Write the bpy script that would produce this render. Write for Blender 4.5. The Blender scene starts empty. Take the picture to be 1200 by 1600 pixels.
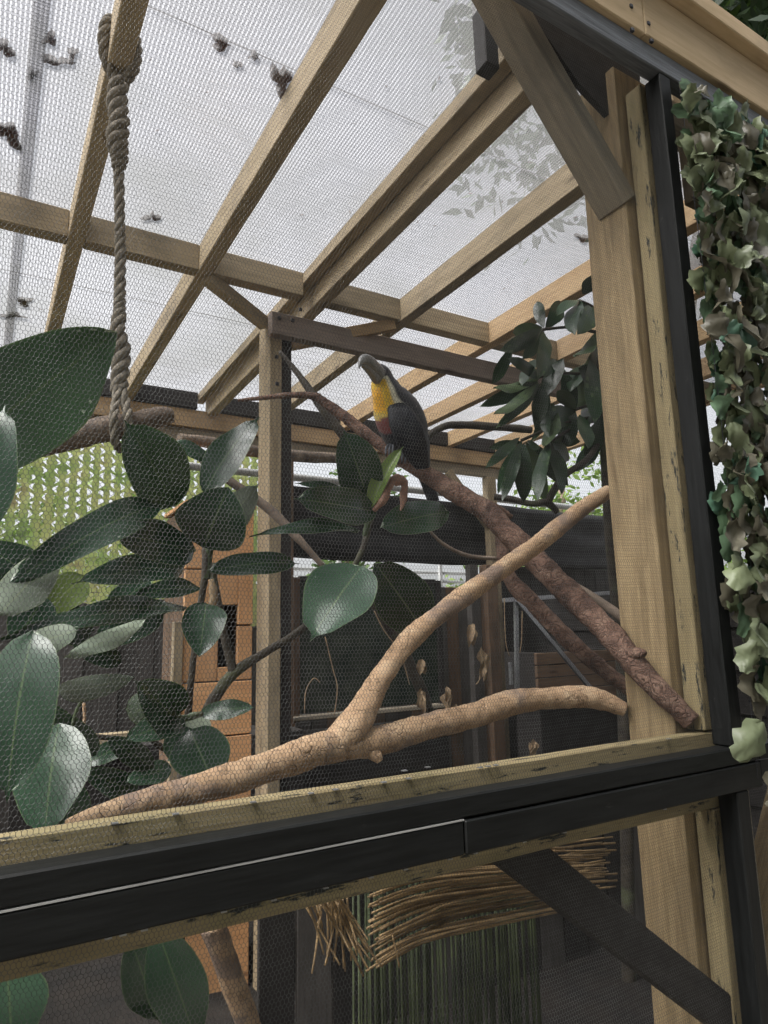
import bpy, bmesh, math, random
import numpy as np
from mathutils import Vector, Matrix, noise, geometry

random.seed(7); np.random.seed(7)
S = bpy.context.scene
C = S.collection
# ------------------------------------------------------------------ camera
F, CX, CY, H = 1056.0, 600.0, 800.0, 1.55
R = np.array([[0.8611, 0.07, 0.5036], [-0.508, 0.1627, 0.8459], [-0.0228, -0.9842, 0.1757]])
_u, _s, _v = np.linalg.svd(R); R = _u @ _v
EYE = Vector((0, 0, H))
cd = bpy.data.cameras.new('camera'); cam = bpy.data.objects.new('camera', cd); C.objects.link(cam)
cam.matrix_world = Matrix([[R[0, 0], -R[0, 1], -R[0, 2], 0], [R[1, 0], -R[1, 1], -R[1, 2], 0], [R[2, 0], -R[2, 1], -R[2, 2], H], [0, 0, 0, 1]])
cd.sensor_fit = 'VERTICAL'; cd.sensor_height = 36.0; cd.lens = F * 36.0 / 1600.0
cd.clip_start = 0.02; cd.clip_end = 2000
S.camera = cam
FWD = Vector(R[:, 2]); RGT = Vector(R[:, 0]); UPV = Vector(-R[:, 1])
# ------------------------------------------------------------------ world, sun, exposure
SUN_EL, SUN_AZ = math.radians(58), math.radians(-96)
w = bpy.data.worlds.new('World'); S.world = w; w.use_nodes = True
nt = w.node_tree; nt.nodes.clear()
sky = nt.nodes.new('ShaderNodeTexSky'); sky.sky_type = 'NISHITA'; sky.sun_disc = False
sky.sun_elevation = SUN_EL; sky.sun_rotation = SUN_AZ; sky.dust_density = 5; sky.air_density = 1.0
hs = nt.nodes.new('ShaderNodeHueSaturation'); hs.inputs['Saturation'].default_value = 0.16; hs.inputs['Value'].default_value = 1.0
bg = nt.nodes.new('ShaderNodeBackground'); bg.inputs['Strength'].default_value = 0.105
wo = nt.nodes.new('ShaderNodeOutputWorld')
nt.links.new(sky.outputs[0], hs.inputs['Color']); nt.links.new(hs.outputs[0], bg.inputs[0]); nt.links.new(bg.outputs[0], wo.inputs[0])
sd = bpy.data.lights.new('sun', 'SUN'); sd.energy = 3.2; sd.angle = math.radians(50); sd.color = (1, .97, .93)
so = bpy.data.objects.new('sun', sd); C.objects.link(so)
sdir = Vector((math.sin(SUN_AZ) * math.cos(SUN_EL), math.cos(SUN_AZ) * math.cos(SUN_EL), math.sin(SUN_EL)))
so.rotation_euler = sdir.to_track_quat('Z', 'Y').to_euler(); so.location = (0, 0, 12)
vs = S.view_settings; vs.view_transform = 'Standard'; vs.look = 'None'; vs.exposure = 1.42; vs.gamma = 1; vs.use_curve_mapping = False
S.cycles.use_denoising = True
S.cycles.max_bounces = 7; S.cycles.diffuse_bounces = 4; S.cycles.transmission_bounces = 4; S.cycles.transparent_max_bounces = 16
S.cycles.sample_clamp_indirect = 6; S.cycles.adaptive_threshold = .025

# ------------------------------------------------------------------ helpers
def ray(px, py): return Vector(R @ np.array([px - CX, py - CY, F]))
def P(px, py, Y):                                   # the point of the place at depth Y that the photo shows at this pixel
    r = ray(px, py); return EYE + r * (Y / r.y)
def PZ(px, py, Z):
    r = ray(px, py); return EYE + r * ((Z - H) / r.z)
def depth(p): return (Vector(p) - EYE).dot(FWD)
def rad(wpx, p): return wpx * .5 * depth(p) / F

def empty(name, loc, label, cat, group=None):
    o = bpy.data.objects.new(name, None); C.objects.link(o); o.location = loc; o.empty_display_size = .1
    tag(o, label, cat, group); return o
def tag(o, label=None, cat=None, group=None, kind=None):
    if label: o['label'] = label
    if cat: o['category'] = cat
    if group: o['group'] = group
    if kind: o['kind'] = kind
    return o
_world = {}
def link(o, parent, m):
    """link o with world matrix m under parent"""
    C.objects.link(o); _world[o.name] = m.copy()
    if parent:
        pm = _world.get(parent.name) or Matrix.Translation(parent.location)
        o.parent = parent; o.matrix_parent_inverse = pm.inverted()
    o.matrix_basis = m
    return o
def meshobj(name, verts, faces, mat, parent=None, m=None, smooth=False, mats=None, fm=None, uv=None):
    me = bpy.data.meshes.new(name); me.from_pydata([tuple(v) for v in verts], [], faces); 
    for q in (mats or [mat]): me.materials.append(q)
    if fm is not None: me.polygons.foreach_set('material_index', fm)
    if smooth: me.polygons.foreach_set('use_smooth', [True] * len(me.polygons))
    if uv is not None:
        l = me.uv_layers.new(name='UVMap'); li = np.zeros(len(me.loops), 'i'); me.loops.foreach_get('vertex_index', li)
        l.data.foreach_set('uv', np.array(uv, 'f')[li].ravel())
    me.update()
    o = bpy.data.objects.new(name, me)
    return link(o, parent, m or Matrix.Identity(4))
_boxes = {}
def boxmesh(L, W, Hh, mat, bev):
    k = (round(L, 4), round(W, 4), round(Hh, 4), mat.name, bev)
    if k in _boxes: return _boxes[k]
    bm = bmesh.new(); bmesh.ops.create_cube(bm, size=1.0)
    bmesh.ops.scale(bm, vec=(L, W, Hh), verts=bm.verts)
    if L > .9 and bev and min(W, Hh) > .03:         # sawn timber is never quite straight
        long = [e for e in bm.edges if abs((e.verts[0].co - e.verts[1].co).x) > L * .5]
        bmesh.ops.subdivide_edges(bm, edges=long, cuts=max(2, int(L / .22)), use_grid_fill=True)
        sd_ = len(_boxes) * 3.7
        for v in bm.verts:
            q_ = Vector((v.co.x * 3.1 + sd_, v.co.y * 9, v.co.z * 9)); v.co.y += .0018 * noise.noise(q_); v.co.z += .0018 * noise.noise(q_ + Vector((7, 3, 1)))
    if bev: bmesh.ops.bevel(bm, geom=[e for e in bm.edges if e.is_boundary or e.calc_face_angle(0) > .6], offset=bev, segments=1, affect='EDGES')
    me = bpy.data.meshes.new('timber'); bm.to_mesh(me); bm.free(); me.materials.append(mat)
    _boxes[k] = me; return me
def beam(name, parent, p0, p1, W, Hh, mat, up=(0, 0, 1), bev=.003):
    """timber whose centre line runs p0-p1; W across, Hh along 'up'; its local X is its length"""
    p0 = Vector(p0); p1 = Vector(p1); x = (p1 - p0); L = x.length; x.normalize()
    y = Vector(up).cross(x).normalized(); z = x.cross(y)
    m = Matrix(((x.x, y.x, z.x, 0), (x.y, y.y, z.y, 0), (x.z, y.z, z.z, 0), (0, 0, 0, 1)))
    m.translation = (p0 + p1) * .5
    o = bpy.data.objects.new(name, boxmesh(L, W, Hh, mat, bev)); return link(o, parent, m)
def box(name, parent, x0, x1, y0, y1, z0, z1, mat, bev=.003):
    d = (x1 - x0, y1 - y0, z1 - z0); a = d.index(max(d)); c = Vector(((x0 + x1) / 2, (y0 + y1) / 2, (z0 + z1) / 2))
    if a == 0: return beam(name, parent, (x0, c.y, c.z), (x1, c.y, c.z), d[1], d[2], mat, (0, 0, 1), bev)
    if a == 1: return beam(name, parent, (c.x, y0, c.z), (c.x, y1, c.z), d[0], d[2], mat, (0, 0, 1), bev)
    return beam(name, parent, (c.x, c.y, z0), (c.x, c.y, z1), d[0], d[1], mat, (0, 1, 0), bev)
def spline(pts, n):
    """Catmull-Rom through (Vector, radius) -> list"""
    out = []; q = [pts[0]] + list(pts) + [pts[-1]]
    for i in range(1, len(q) - 2):
        for k in range(n):
            t = k / n; r = []
            a, b, c, d = q[i - 1], q[i], q[i + 1], q[i + 2]
            def cr(a, b, c, d): return .5 * ((2 * b) + (c - a) * t + (2 * a - 5 * b + 4 * c - d) * t * t + (3 * b - a - 3 * c + d) * t ** 3)
            out.append((cr(a[0], b[0], c[0], d[0]), max(cr(a[1], b[1], c[1], d[1]), .0004)))
    out.append(pts[-1]); return out
def tubegeo(path, sides=10, rough=0.0, seed=0, cap=True, rfreq=9.0):
    V = []; Fc = []; n = len(path); prev = None
    for i, (p, r) in enumerate(path):
        d = (path[min(i + 1, n - 1)][0] - path[max(i - 1, 0)][0]).normalized()
        if prev is None:
            a = Vector((0, 0, 1)) if abs(d.z) < .9 else Vector((1, 0, 0)); u = d.cross(a).normalized()
        else: u = (prev - d * prev.dot(d)).normalized()
        prev = u; v = d.cross(u)
        for k in range(sides):
            an = 2 * math.pi * k / sides; rr = r
            if rough:
                q = p + (u * math.cos(an) + v * math.sin(an)) * r
                sv = Vector((seed, seed * .3, 0)); rr = r * (1 + rough * noise.noise(q * rfreq + sv) + rough * .6 * (.4 - 2 * abs(noise.noise(q * rfreq * 2.6 + sv))) + rough * .35 * noise.noise(q * rfreq * 7 + sv))
            V.append(p + (u * math.cos(an) + v * math.sin(an)) * rr)
    for i in range(n - 1):
        for k in range(sides):
            k2 = (k + 1) % sides; Fc.append((i * sides + k, i * sides + k2, (i + 1) * sides + k2, (i + 1) * sides + k))
    if cap:
        Fc.append(tuple(range(sides - 1, -1, -1))); Fc.append(tuple((n - 1) * sides + k for k in range(sides)))
    return V, Fc
def pixpath(lst):
    """[(px,py,Y,width_px)...] -> [(Vector, radius)]"""
    o = []
    for px, py, Y, wpx in lst:
        p = P(px, py, Y); o.append((p, rad(wpx, p)))
    return o
def local(V, o): return [Vector(v) - Vector(o) for v in V]
def tube(name, pts, mat, parent=None, n=6, sides=10, rough=0., seed=0, rfreq=9., smooth=True, endmat=None):
    path = spline(pts, n) if n else pts
    V, Fc = tubegeo(path, sides, rough, seed, True, rfreq)
    o = path[0][0].copy() if parent is None else Vector(parent.location)
    mats = [mat] + ([endmat] if endmat else []); fm = None
    if endmat: fm = [0] * (len(Fc) - 2) + [1, 1]
    ob = meshobj(name, local(V, o), Fc, mat, parent, Matrix.Translation(o), smooth, mats, fm)
    if smooth:
        for f in ob.data.polygons[-2:]: f.use_smooth = False
    return ob

# ------------------------------------------------------------------ materials
def newmat(name):
    m = bpy.data.materials.new(name); m.use_nodes = True; t = m.node_tree; t.nodes.clear()
    out = t.nodes.new('ShaderNodeOutputMaterial'); b = t.nodes.new('ShaderNodeBsdfPrincipled'); t.links.new(b.outputs[0], out.inputs[0])
    return m, t, b, out
def nd(t, typ, **kw):
    n = t.nodes.new(typ)
    for k, v in kw.items():
        if k.startswith('i_'): n.inputs[k[2:].replace('_', ' ')].default_value = v
        else: setattr(n, k, v)
    return n
def ramp(t, src, stops):
    r = nd(t, 'ShaderNodeValToRGB'); el = r.color_ramp.elements
    while len(el) < len(stops): el.new(.5)
    for e, (p, c) in zip(el, stops): e.position = p; e.color = (*c, 1) if len(c) == 3 else c
    t.links.new(src, r.inputs[0]); return r.outputs[0]
def coords(t, scale=(1, 1, 1), rnd=True, kind='Object'):
    tc = nd(t, 'ShaderNodeTexCoord'); mp = nd(t, 'ShaderNodeMapping'); mp.inputs['Scale'].default_value = scale
    t.links.new(tc.outputs[kind], mp.inputs['Vector'])
    if rnd:
        oi = nd(t, 'ShaderNodeObjectInfo'); mu = nd(t, 'ShaderNodeMath', operation='MULTIPLY'); mu.inputs[1].default_value = 37.0
        t.links.new(oi.outputs['Random'], mu.inputs[0]); cb = nd(t, 'ShaderNodeCombineXYZ')
        for i in range(3): t.links.new(mu.outputs[0], cb.inputs[i])
        t.links.new(cb.outputs[0], mp.inputs['Location'])
    return mp.outputs[0]
def noi(t, vec, scale, detail=4, rough=.55, dist=0.):
    n = nd(t, 'ShaderNodeTexNoise'); n.inputs['Scale'].default_value = scale; n.inputs['Detail'].default_value = detail
    n.inputs['Roughness'].default_value = rough; n.inputs['Distortion'].default_value = dist
    t.links.new(vec, n.inputs['Vector']); return n.outputs[0]
def mix(t, fac, a, b, blend='MIX'):
    m = nd(t, 'ShaderNodeMix', data_type='RGBA', blend_type=blend)
    for s, v in ((m.inputs[0], fac), (m.inputs[6], a), (m.inputs[7], b)):
        if hasattr(v, 'node'): t.links.new(v, s)
        else: s.default_value = v if isinstance(v, (int, float)) else (*v, 1)
    return m.outputs[2]
def bump(t, b, h, strength=.3, dist=.01):
    n = nd(t, 'ShaderNodeBump'); n.inputs['Strength'].default_value = strength; n.inputs['Distance'].default_value = dist
    t.links.new(h, n.inputs['Height']); t.links.new(n.outputs[0], b.inputs['Normal'])
def wood(name, c1, c2, dirt=(.05, .045, .04), dirtamt=.5, rough=.75, var=.25, smear=None, knots=True):
    m, t, b, _ = newmat(name)
    v = coords(t, (1.3, 16, 16)); g = noi(t, v, 3.0, 6, .6, .6)
    v2 = coords(t, (4, 60, 60)); fine = noi(t, v2, 3, 3)
    col = ramp(t, g, [(.3, c2), (.62, c1)])
    col = mix(t, ramp(t, fine, [(.3, (0, 0, 0)), (.7, (1, 1, 1))]), col, mix(t, .35, col, c2), 'MIX')
    v3 = coords(t, (2, 3, 3)); big = noi(t, v3, 1.6, 5, .6)
    col = mix(t, ramp(t, big, [(.52, (0, 0, 0)), (.75, (dirtamt,) * 3)]), col, dirt)
    if knots:
        v4 = coords(t, (1.8, 9, 9)); vo = nd(t, 'ShaderNodeTexVoronoi'); vo.inputs['Scale'].default_value = 1.1
        t.links.new(v4, vo.inputs['Vector'])
        col = mix(t, ramp(t, vo.outputs['Distance'], [(.05, (.75,) * 3), (.13, (0, 0, 0))]), col, (c2[0] * .35, c2[1] * .3, c2[2] * .3))
    oi = nd(t, 'ShaderNodeObjectInfo'); hv = nd(t, 'ShaderNodeHueSaturation'); mr = nd(t, 'ShaderNodeMapRange')
    mr.inputs['To Min'].default_value = 1 - var; mr.inputs['To Max'].default_value = 1 + var
    t.links.new(oi.outputs['Random'], mr.inputs[0]); t.links.new(mr.outputs[0], hv.inputs['Value']); t.links.new(col, hv.inputs['Color'])
    col = hv.outputs[0]
    if smear:                                       # splashes of the black frame paint
        vv = coords(t, (6, 34, 34)); sm = noi(t, vv, 1.7, 5, .7)
        col = mix(t, ramp(t, sm, [(smear, (0, 0, 0)), (smear + .06, (1, 1, 1))]), col, (.012, .016, .015))
    t.links.new(col, b.inputs['Base Color']); b.inputs['Roughness'].default_value = rough
    bump(t, b, fine, .35, .002); return m
M = {}
M['pine'] = wood('treated pine', (.40, .32, .205), (.25, .195, .12), dirt=(.07, .062, .05), dirtamt=.6)
M['pine_grey'] = wood('weathered pine', (.36, .31, .23), (.22, .19, .145), dirtamt=.4)
M['beam_grey'] = wood('grey brown beam', (.27, .22, .19), (.17, .135, .115), dirtamt=.4)
M['pine_orange'] = wood('fresh orange pine', (.47, .335, .19), (.33, .22, .115), dirtamt=.35, var=.12)
M['pine_gold'] = wood('golden batten with paint smears', (.32, .26, .14), (.20, .155, .08), dirt=(.11, .12, .045), dirtamt=.6, var=.05, smear=.57)
M['pine_post'] = wood('post timber', (.38, .285, .155), (.175, .12, .06), dirt=(.10, .075, .04), dirtamt=.6, var=.05)
M['fascia'] = wood('fascia pine', (.58, .44, .28), (.46, .34, .20), dirtamt=.3, var=.12)
M['dark_wood'] = wood('dark stained and shade toned wood', (.028, .025, .023), (.014, .012, .011), dirt=(.02, .02, .02), knots=False)
M['brown_wood'] = wood('brown shed boards', (.16, .10, .06), (.09, .055, .035), dirt=(.03, .03, .02), dirtamt=.7)
M['grey_slat'] = wood('grey fence boards', (.085, .077, .07), (.045, .04, .037), dirt=(.03, .03, .025), dirtamt=.6, knots=False)
M['plank_orange'] = wood('orange nest box plank', (.76, .44, .22), (.60, .32, .145), dirt=(.38, .21, .11), dirtamt=.5, var=.15)
def blackpaint():
    m, t, b, _ = newmat('black frame paint'); v = coords(t, (2, 22, 22)); g = noi(t, v, 4, 6, .6)
    v2 = coords(t, (9, 20, 20)); s = noi(t, v2, 2.2, 6, .7)
    col = ramp(t, g, [(.35, (.0045, .005, .005)), (.7, (.011, .012, .012))])
    col = mix(t, ramp(t, s, [(.66, (0, 0, 0)), (.78, (.5,) * 3)]), col, (.07, .07, .065))
    t.links.new(col, b.inputs['Base Color']); b.inputs['Roughness'].default_value = .5; b.inputs['Specular IOR Level'].default_value = .25
    bump(t, b, g, .25, .003); return m
M['black'] = blackpaint()
def greypaint():
    m, t, b, _ = newmat('weathered grey blue paint'); v = coords(t, (1.5, 40, 40)); g = noi(t, v, 4, 6, .7)
    col = ramp(t, g, [(.32, (.07, .075, .085)), (.68, (.2, .215, .24))])
    t.links.new(col, b.inputs['Base Color']); b.inputs['Roughness'].default_value = .55; bump(t, b, g, .4, .003); return m
M['greypaint'] = greypaint()
def simple(name, col, rough=.6, metal=0., col2=None, sc=8, bs=0., spec=.5, rnd=True, detail=5):
    m, t, b, _ = newmat(name); v = coords(t, (1, 1, 1), rnd); g = noi(t, v, sc, detail, .6)
    c = ramp(t, g, [(.35, col), (.65, col2 or tuple(x * .7 for x in col))])
    t.links.new(c, b.inputs['Base Color']); b.inputs['Roughness'].default_value = rough; b.inputs['Metallic'].default_value = metal
    b.inputs['Specular IOR Level'].default_value = spec
    if bs: bump(t, b, g, bs, .01)
    return m
def foliage(name, c1, c2, trans=.35):
    m, t, b, out = newmat(name); geo = nd(t, 'ShaderNodeNewGeometry')
    col = ramp(t, geo.outputs['Random Per Island'], [(0, c1), (1, c2)]); t.links.new(col, b.inputs['Base Color']); b.inputs['Roughness'].default_value = .5
    tr = nd(t, 'ShaderNodeBsdfTranslucent'); t.links.new(col, tr.inputs['Color']); mx = nd(t, 'ShaderNodeMixShader'); mx.inputs[0].default_value = trans
    t.links.new(b.outputs[0], mx.inputs[1]); t.links.new(tr.outputs[0], mx.inputs[2]); t.links.new(mx.outputs[0], out.inputs[0]); return m
M['wire'] = simple('galvanised wire', (.13, .133, .133), .33, .6, (.07, .07, .07), 30)
M['metal'] = simple('galvanised metal', (.45, .46, .47), .4, .8, (.3, .3, .32), 10)
M['steel'] = simple('bolt steel', (.08, .08, .09), .4, .8)
M['pale_line'] = simple('pale rail line', (.35, .35, .34), .7)
M['soil'] = simple('dark soil', (.013, .0095, .007), .97, 0, (.005, .004, .0035), 6, .6)
M['bounce_gravel'] = simple('pale gravel path', (.20, .18, .155), .9, 0, (.13, .12, .10), 14, .3)  # kept pale so the unseen ground bounces light up to the timbers
M['black_cloth'] = simple('black shade cloth', (.016, .016, .018), .8, 0, (.008, .008, .009), 3, .3)
M['rope'] = simple('manila rope', (.27, .24, .19), .9, 0, (.15, .13, .10), 60, .5)
M['straw'] = simple('straw', (.34, .23, .11), .7, 0, (.13, .085, .04), 14)
M['reed_green'] = simple('green reed', (.075, .095, .04), .8, 0, (.03, .04, .022), 9)
M['pipe'] = simple('pale pipe', (.45, .46, .46), .4, 0, (.35, .36, .36), 6)
M['deadleaf'] = simple('dead brown leaf', (.10, .045, .03), .8, 0, (.05, .028, .022), 18)
M['deadleaf'] = foliage('dead brown leaf', (.16, .06, .04), (.10, .045, .03), .45)
M['sheath'] = simple('dried pink leaf sheath', (.36, .22, .16), .8, 0, (.22, .12, .09), 22)
M['drywisp'] = simple('dried vine', (.30, .22, .13), .8, 0, (.18, .12, .07), 20)
M['endgrain'] = simple('sawn end grain', (.45, .30, .16), .85, 0, (.15, .09, .05), 14)
def bark(name, c1, c2, c3, sc=(14, 14, 14), bs=.6, a=(.38, .62), patch=.55):
    m, t, b, _ = newmat(name); v = coords(t, (1, 1, 1)); g = noi(t, v, sc[0], 6, .65, .5); p = noi(t, v, sc[1] * .35, 4, .55, .3); f = noi(t, v, 70, 3)
    col = ramp(t, g, [(a[0], c2), (a[1], c1)])
    col = mix(t, ramp(t, p, [(patch, (0, 0, 0)), (patch + .12, (.85,) * 3)]), col, c3)
    t.links.new(col, b.inputs['Base Color']); b.inputs['Roughness'].default_value = .85
    h = nd(t, 'ShaderNodeMath', operation='ADD'); t.links.new(g, h.inputs[0]); t.links.new(f, h.inputs[1]); bump(t, b, h.outputs[0], bs, .008); return m
def bark2(name, c1, c2, c3, crack, patchc, scale=26, cr=.10, bs=.8, pt=.53, spec=.03, ck=.45):
    m, t, b, _ = newmat(name); v = coords(t, (1, 1, 1)); wv = mix(t, .16, v, noi_c(t, v, 14)); vo = nd(t, 'ShaderNodeTexVoronoi', feature='DISTANCE_TO_EDGE'); vo.inputs['Scale'].default_value = scale; t.links.new(wv, vo.inputs['Vector'])
    g = noi(t, v, 16, 6, .7, .6); p = noi(t, v, 5.5, 5, .6, .5); f = noi(t, v, 90, 4, .7)
    col = ramp(t, g, [(.32, c2), (.5, c1), (.68, c3)])
    col = mix(t, ramp(t, p, [(pt, (0, 0, 0)), (pt + .08, (.9,) * 3)]), col, mix(t, .25, patchc, c2))
    col = mix(t, ramp(t, vo.outputs[0], [(0, (ck,) * 3), (cr, (0, 0, 0))]), col, crack)
    col = mix(t, ramp(t, f, [(.30, (.8,) * 3), (.30 + spec + .04, (0, 0, 0))]), col, crack)
    t.links.new(col, b.inputs['Base Color']); b.inputs['Roughness'].default_value = .88; b.inputs['Specular IOR Level'].default_value = .25
    h = nd(t, 'ShaderNodeMath', operation='MULTIPLY_ADD'); h.inputs[1].default_value = 1.1; t.links.new(g, h.inputs[0]); t.links.new(ramp(t, vo.outputs[0], [(0, (.55, .55, .55)), (cr * 1.6, (1, 1, 1))]), h.inputs[2])
    h2 = nd(t, 'ShaderNodeMath', operation='MULTIPLY_ADD'); h2.inputs[1].default_value = .6; t.links.new(f, h2.inputs[0]); t.links.new(h.outputs[0], h2.inputs[2]); bump(t, b, h2.outputs[0], bs, .006); return m
def noi_c(t, vec, scale):
    n = nd(t, 'ShaderNodeTexNoise'); n.inputs['Scale'].default_value = scale; n.inputs['Detail'].default_value = 3; t.links.new(vec, n.inputs['Vector']); return n.outputs['Color']
M['bark'] = bark('rough red brown bark', (.22, .13, .095), (.085, .05, .038), (.05, .033, .028))
M['bark_pale'] = bark('pale peeled branch', (.50, .33, .19), (.36, .22, .12), (.16, .105, .085), (7, 7, 7), .35, patch=.60)
M['bark_grey'] = bark('grey brown log', (.27, .21, .16), (.14, .105, .08), (.08, .06, .05), (9, 30, 9), .5)
M['bark'] = bark2('rough red brown bark', (.19, .115, .085), (.09, .055, .043), (.30, .20, .15), (.022, .014, .012), (.055, .036, .03), 48, .10, .95)
M['bark_pale'] = bark2('pale peeled branch', (.44, .30, .185), (.30, .20, .12), (.53, .395, .26), (.12, .08, .055), (.20, .155, .135), 16, .02, .7, .51, .05, .6)
M['stem'] = bark('plant stem', (.06, .05, .035), (.03, .025, .02), (.07, .08, .04), (20, 20, 20), .3)
M['stem_green'] = bark('green plant stem', (.09, .12, .06), (.05, .07, .035), (.10, .09, .05), (20, 20, 20), .2)
def leafmat(name, c1, c2, vein, rough=.32, trans=.12, spec=.5):
    m, t, b, out = newmat(name)
    uv = nd(t, 'ShaderNodeTexCoord'); sx = nd(t, 'ShaderNodeSeparateXYZ'); t.links.new(uv.outputs['UV'], sx.inputs[0])
    ab = nd(t, 'ShaderNodeMath', operation='ABSOLUTE'); t.links.new(sx.outputs[0], ab.inputs[0])
    g = noi(t, coords(t, (1, 1, 1)), 9, 4)
    col = ramp(t, g, [(.3, c1), (.7, c2)])
    oi = nd(t, 'ShaderNodeObjectInfo'); hv = nd(t, 'ShaderNodeHueSaturation'); mr = nd(t, 'ShaderNodeMapRange'); mr.inputs['To Min'].default_value = .72; mr.inputs['To Max'].default_value = 1.4
    t.links.new(oi.outputs['Random'], mr.inputs[0]); t.links.new(mr.outputs[0], hv.inputs['Value']); t.links.new(col, hv.inputs['Color']); col = hv.outputs[0]
    sp = noi(t, coords(t, (1, 1, 1)), 60, 5, .7); col = mix(t, ramp(t, sp, [(.66, (0, 0, 0)), (.72, (.6,) * 3)]), col, tuple(.5 * x + .06 for x in c2))
    # side veins slant towards the tip
    mu = nd(t, 'ShaderNodeMath', operation='MULTIPLY_ADD'); mu.inputs[1].default_value = -.35; t.links.new(ab.outputs[0], mu.inputs[0]); t.links.new(sx.outputs[1], mu.inputs[2])
    wv = nd(t, 'ShaderNodeMath', operation='MULTIPLY'); wv.inputs[1].default_value = 150; t.links.new(mu.outputs[0], wv.inputs[0])
    sn = nd(t, 'ShaderNodeMath', operation='SINE'); t.links.new(wv.outputs[0], sn.inputs[0])
    col = mix(t, ramp(t, sn.outputs[0], [(.7, (0, 0, 0)), (1., (.10,) * 3)]), col, vein)
    col = mix(t, ramp(t, ab.outputs[0], [(.015, (.6,) * 3), (.04, (0, 0, 0))]), col, vein)
    col = mix(t, ramp(t, ab.outputs[0], [(.955, (0, 0, 0)), (.985, (.55,) * 3)]), col, vein)
    t.links.new(col, b.inputs['Base Color']); b.inputs['Roughness'].default_value = rough; b.inputs['Specular IOR Level'].default_value = spec
    bump(t, b, sn.outputs[0], .035, .002)
    tr = nd(t, 'ShaderNodeBsdfTranslucent'); t.links.new(mix(t, .5, col, (.16, .28, .05)), tr.inputs['Color'])
    mx = nd(t, 'ShaderNodeMixShader'); mx.inputs[0].default_value = trans
    t.links.new(b.outputs[0], mx.inputs[1]); t.links.new(tr.outputs[0], mx.inputs[2]); t.links.new(mx.outputs[0], out.inputs[0]); return m
M['ficus'] = leafmat('rubber plant leaf top', (.019, .042, .026), (.030, .060, .036), (.12, .17, .08), .22)
M['ficus_light'] = leafmat('lighter rubber plant leaf', (.040, .085, .042), (.055, .105, .05), (.13, .19, .08), .3, .25)
M['ficus_under'] = leafmat('rubber plant leaf underside', (.20, .25, .19), (.25, .29, .22), (.32, .36, .22), .5)
M['ficus_young'] = leafmat('young rubber plant leaf', (.16, .22, .06), (.12, .18, .05), (.25, .30, .12), .35, .3)
M['scheff'] = leafmat('umbrella plant leaflet', (.012, .032, .014), (.02, .048, .02), (.06, .09, .04), .3)
M['scheff_under'] = leafmat('umbrella plant leaflet underside', (.05, .085, .035), (.07, .11, .045), (.1, .13, .06), .5)
M['fol'] = foliage('tree foliage', (.05, .10, .025), (.11, .19, .045))
M['fol_dark'] = foliage('dark tree foliage', (.02, .045, .018), (.05, .09, .03), .25)
M['fol_light'] = foliage('light tree foliage', (.09, .16, .03), (.19, .28, .06), .45)
def sheet():
    m, t, b, out = newmat('twin wall polycarbonate')
    tc = nd(t, 'ShaderNodeTexCoord'); sx = nd(t, 'ShaderNodeSeparateXYZ'); t.links.new(tc.outputs['Object'], sx.inputs[0])
    mu = nd(t, 'ShaderNodeMath', operation='MULTIPLY'); mu.inputs[1].default_value = 2 * math.pi / .0125; t.links.new(sx.outputs[0], mu.inputs[0])
    sn = nd(t, 'ShaderNodeMath', operation='SINE'); t.links.new(mu.outputs[0], sn.inputs[0])
    rib = ramp(t, sn.outputs[0], [(.15, (.46, .46, .48)), (.6, (.80, .80, .82))])
    v = coords(t, (1, 1, 1), False); d1 = noi(t, v, 1.3, 5, .6); d2 = noi(t, v, 26, 4, .7)
    col = mix(t, ramp(t, d1, [(.40, (0, 0, 0)), (.66, (.8,) * 3)]), rib, (.45, .45, .44))
    col = mix(t, ramp(t, d2, [(.68, (0, 0, 0)), (.76, (.6,) * 3)]), col, (.25, .24, .2))
    tl = nd(t, 'ShaderNodeBsdfTranslucent'); t.links.new(col, tl.inputs[0])
    tp = nd(t, 'ShaderNodeBsdfTransparent'); t.links.new(col, tp.inputs[0])
    gl = nd(t, 'ShaderNodeBsdfGlossy'); gl.inputs['Roughness'].default_value = .25
    m1 = nd(t, 'ShaderNodeMixShader'); m1.inputs[0].default_value = .80; t.links.new(tl.outputs[0], m1.inputs[1]); t.links.new(tp.outputs[0], m1.inputs[2])
    m2 = nd(t, 'ShaderNodeMixShader'); m2.inputs[0].default_value = .07; t.links.new(m1.outputs[0], m2.inputs[1]); t.links.new(gl.outputs[0], m2.inputs[2])
    t.links.new(m2.outputs[0], out.inputs[0]); return m
M['sheet'] = sheet()
def glass():
    m, t, b, out = newmat('dusty dark window glass'); v = coords(t, (1, 1, 1)); g = noi(t, v, 5, 5, .6)
    col = ramp(t, g, [(.35, (.020, .028, .024)), (.75, (.05, .06, .045))]); t.links.new(col, b.inputs['Base Color']); b.inputs['Roughness'].default_value = .22
    return m
M['glass'] = glass()
CAMO = []
for i, c in enumerate([(.10, .17, .09), (.125, .205, .12), (.165, .195, .11), (.13, .12, .085), (.20, .235, .13), (.08, .165, .11)]):
    m, t, b, out = newmat('camouflage cloth %d' % i); g = noi(t, coords(t, (1, 1, 1)), 12, 3)
    col = ramp(t, g, [(.4, c), (.6, tuple(x * .72 for x in c))]); t.links.new(col, b.inputs['Base Color']); b.inputs['Roughness'].default_value = .45
    tr = nd(t, 'ShaderNodeBsdfTranslucent'); t.links.new(col, tr.inputs[0]); mx = nd(t, 'ShaderNodeMixShader'); mx.inputs[0].default_value = .2
    t.links.new(b.outputs[0], mx.inputs[1]); t.links.new(tr.outputs[0], mx.inputs[2]); t.links.new(mx.outputs[0], out.inputs[0]); CAMO.append(m)
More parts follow.
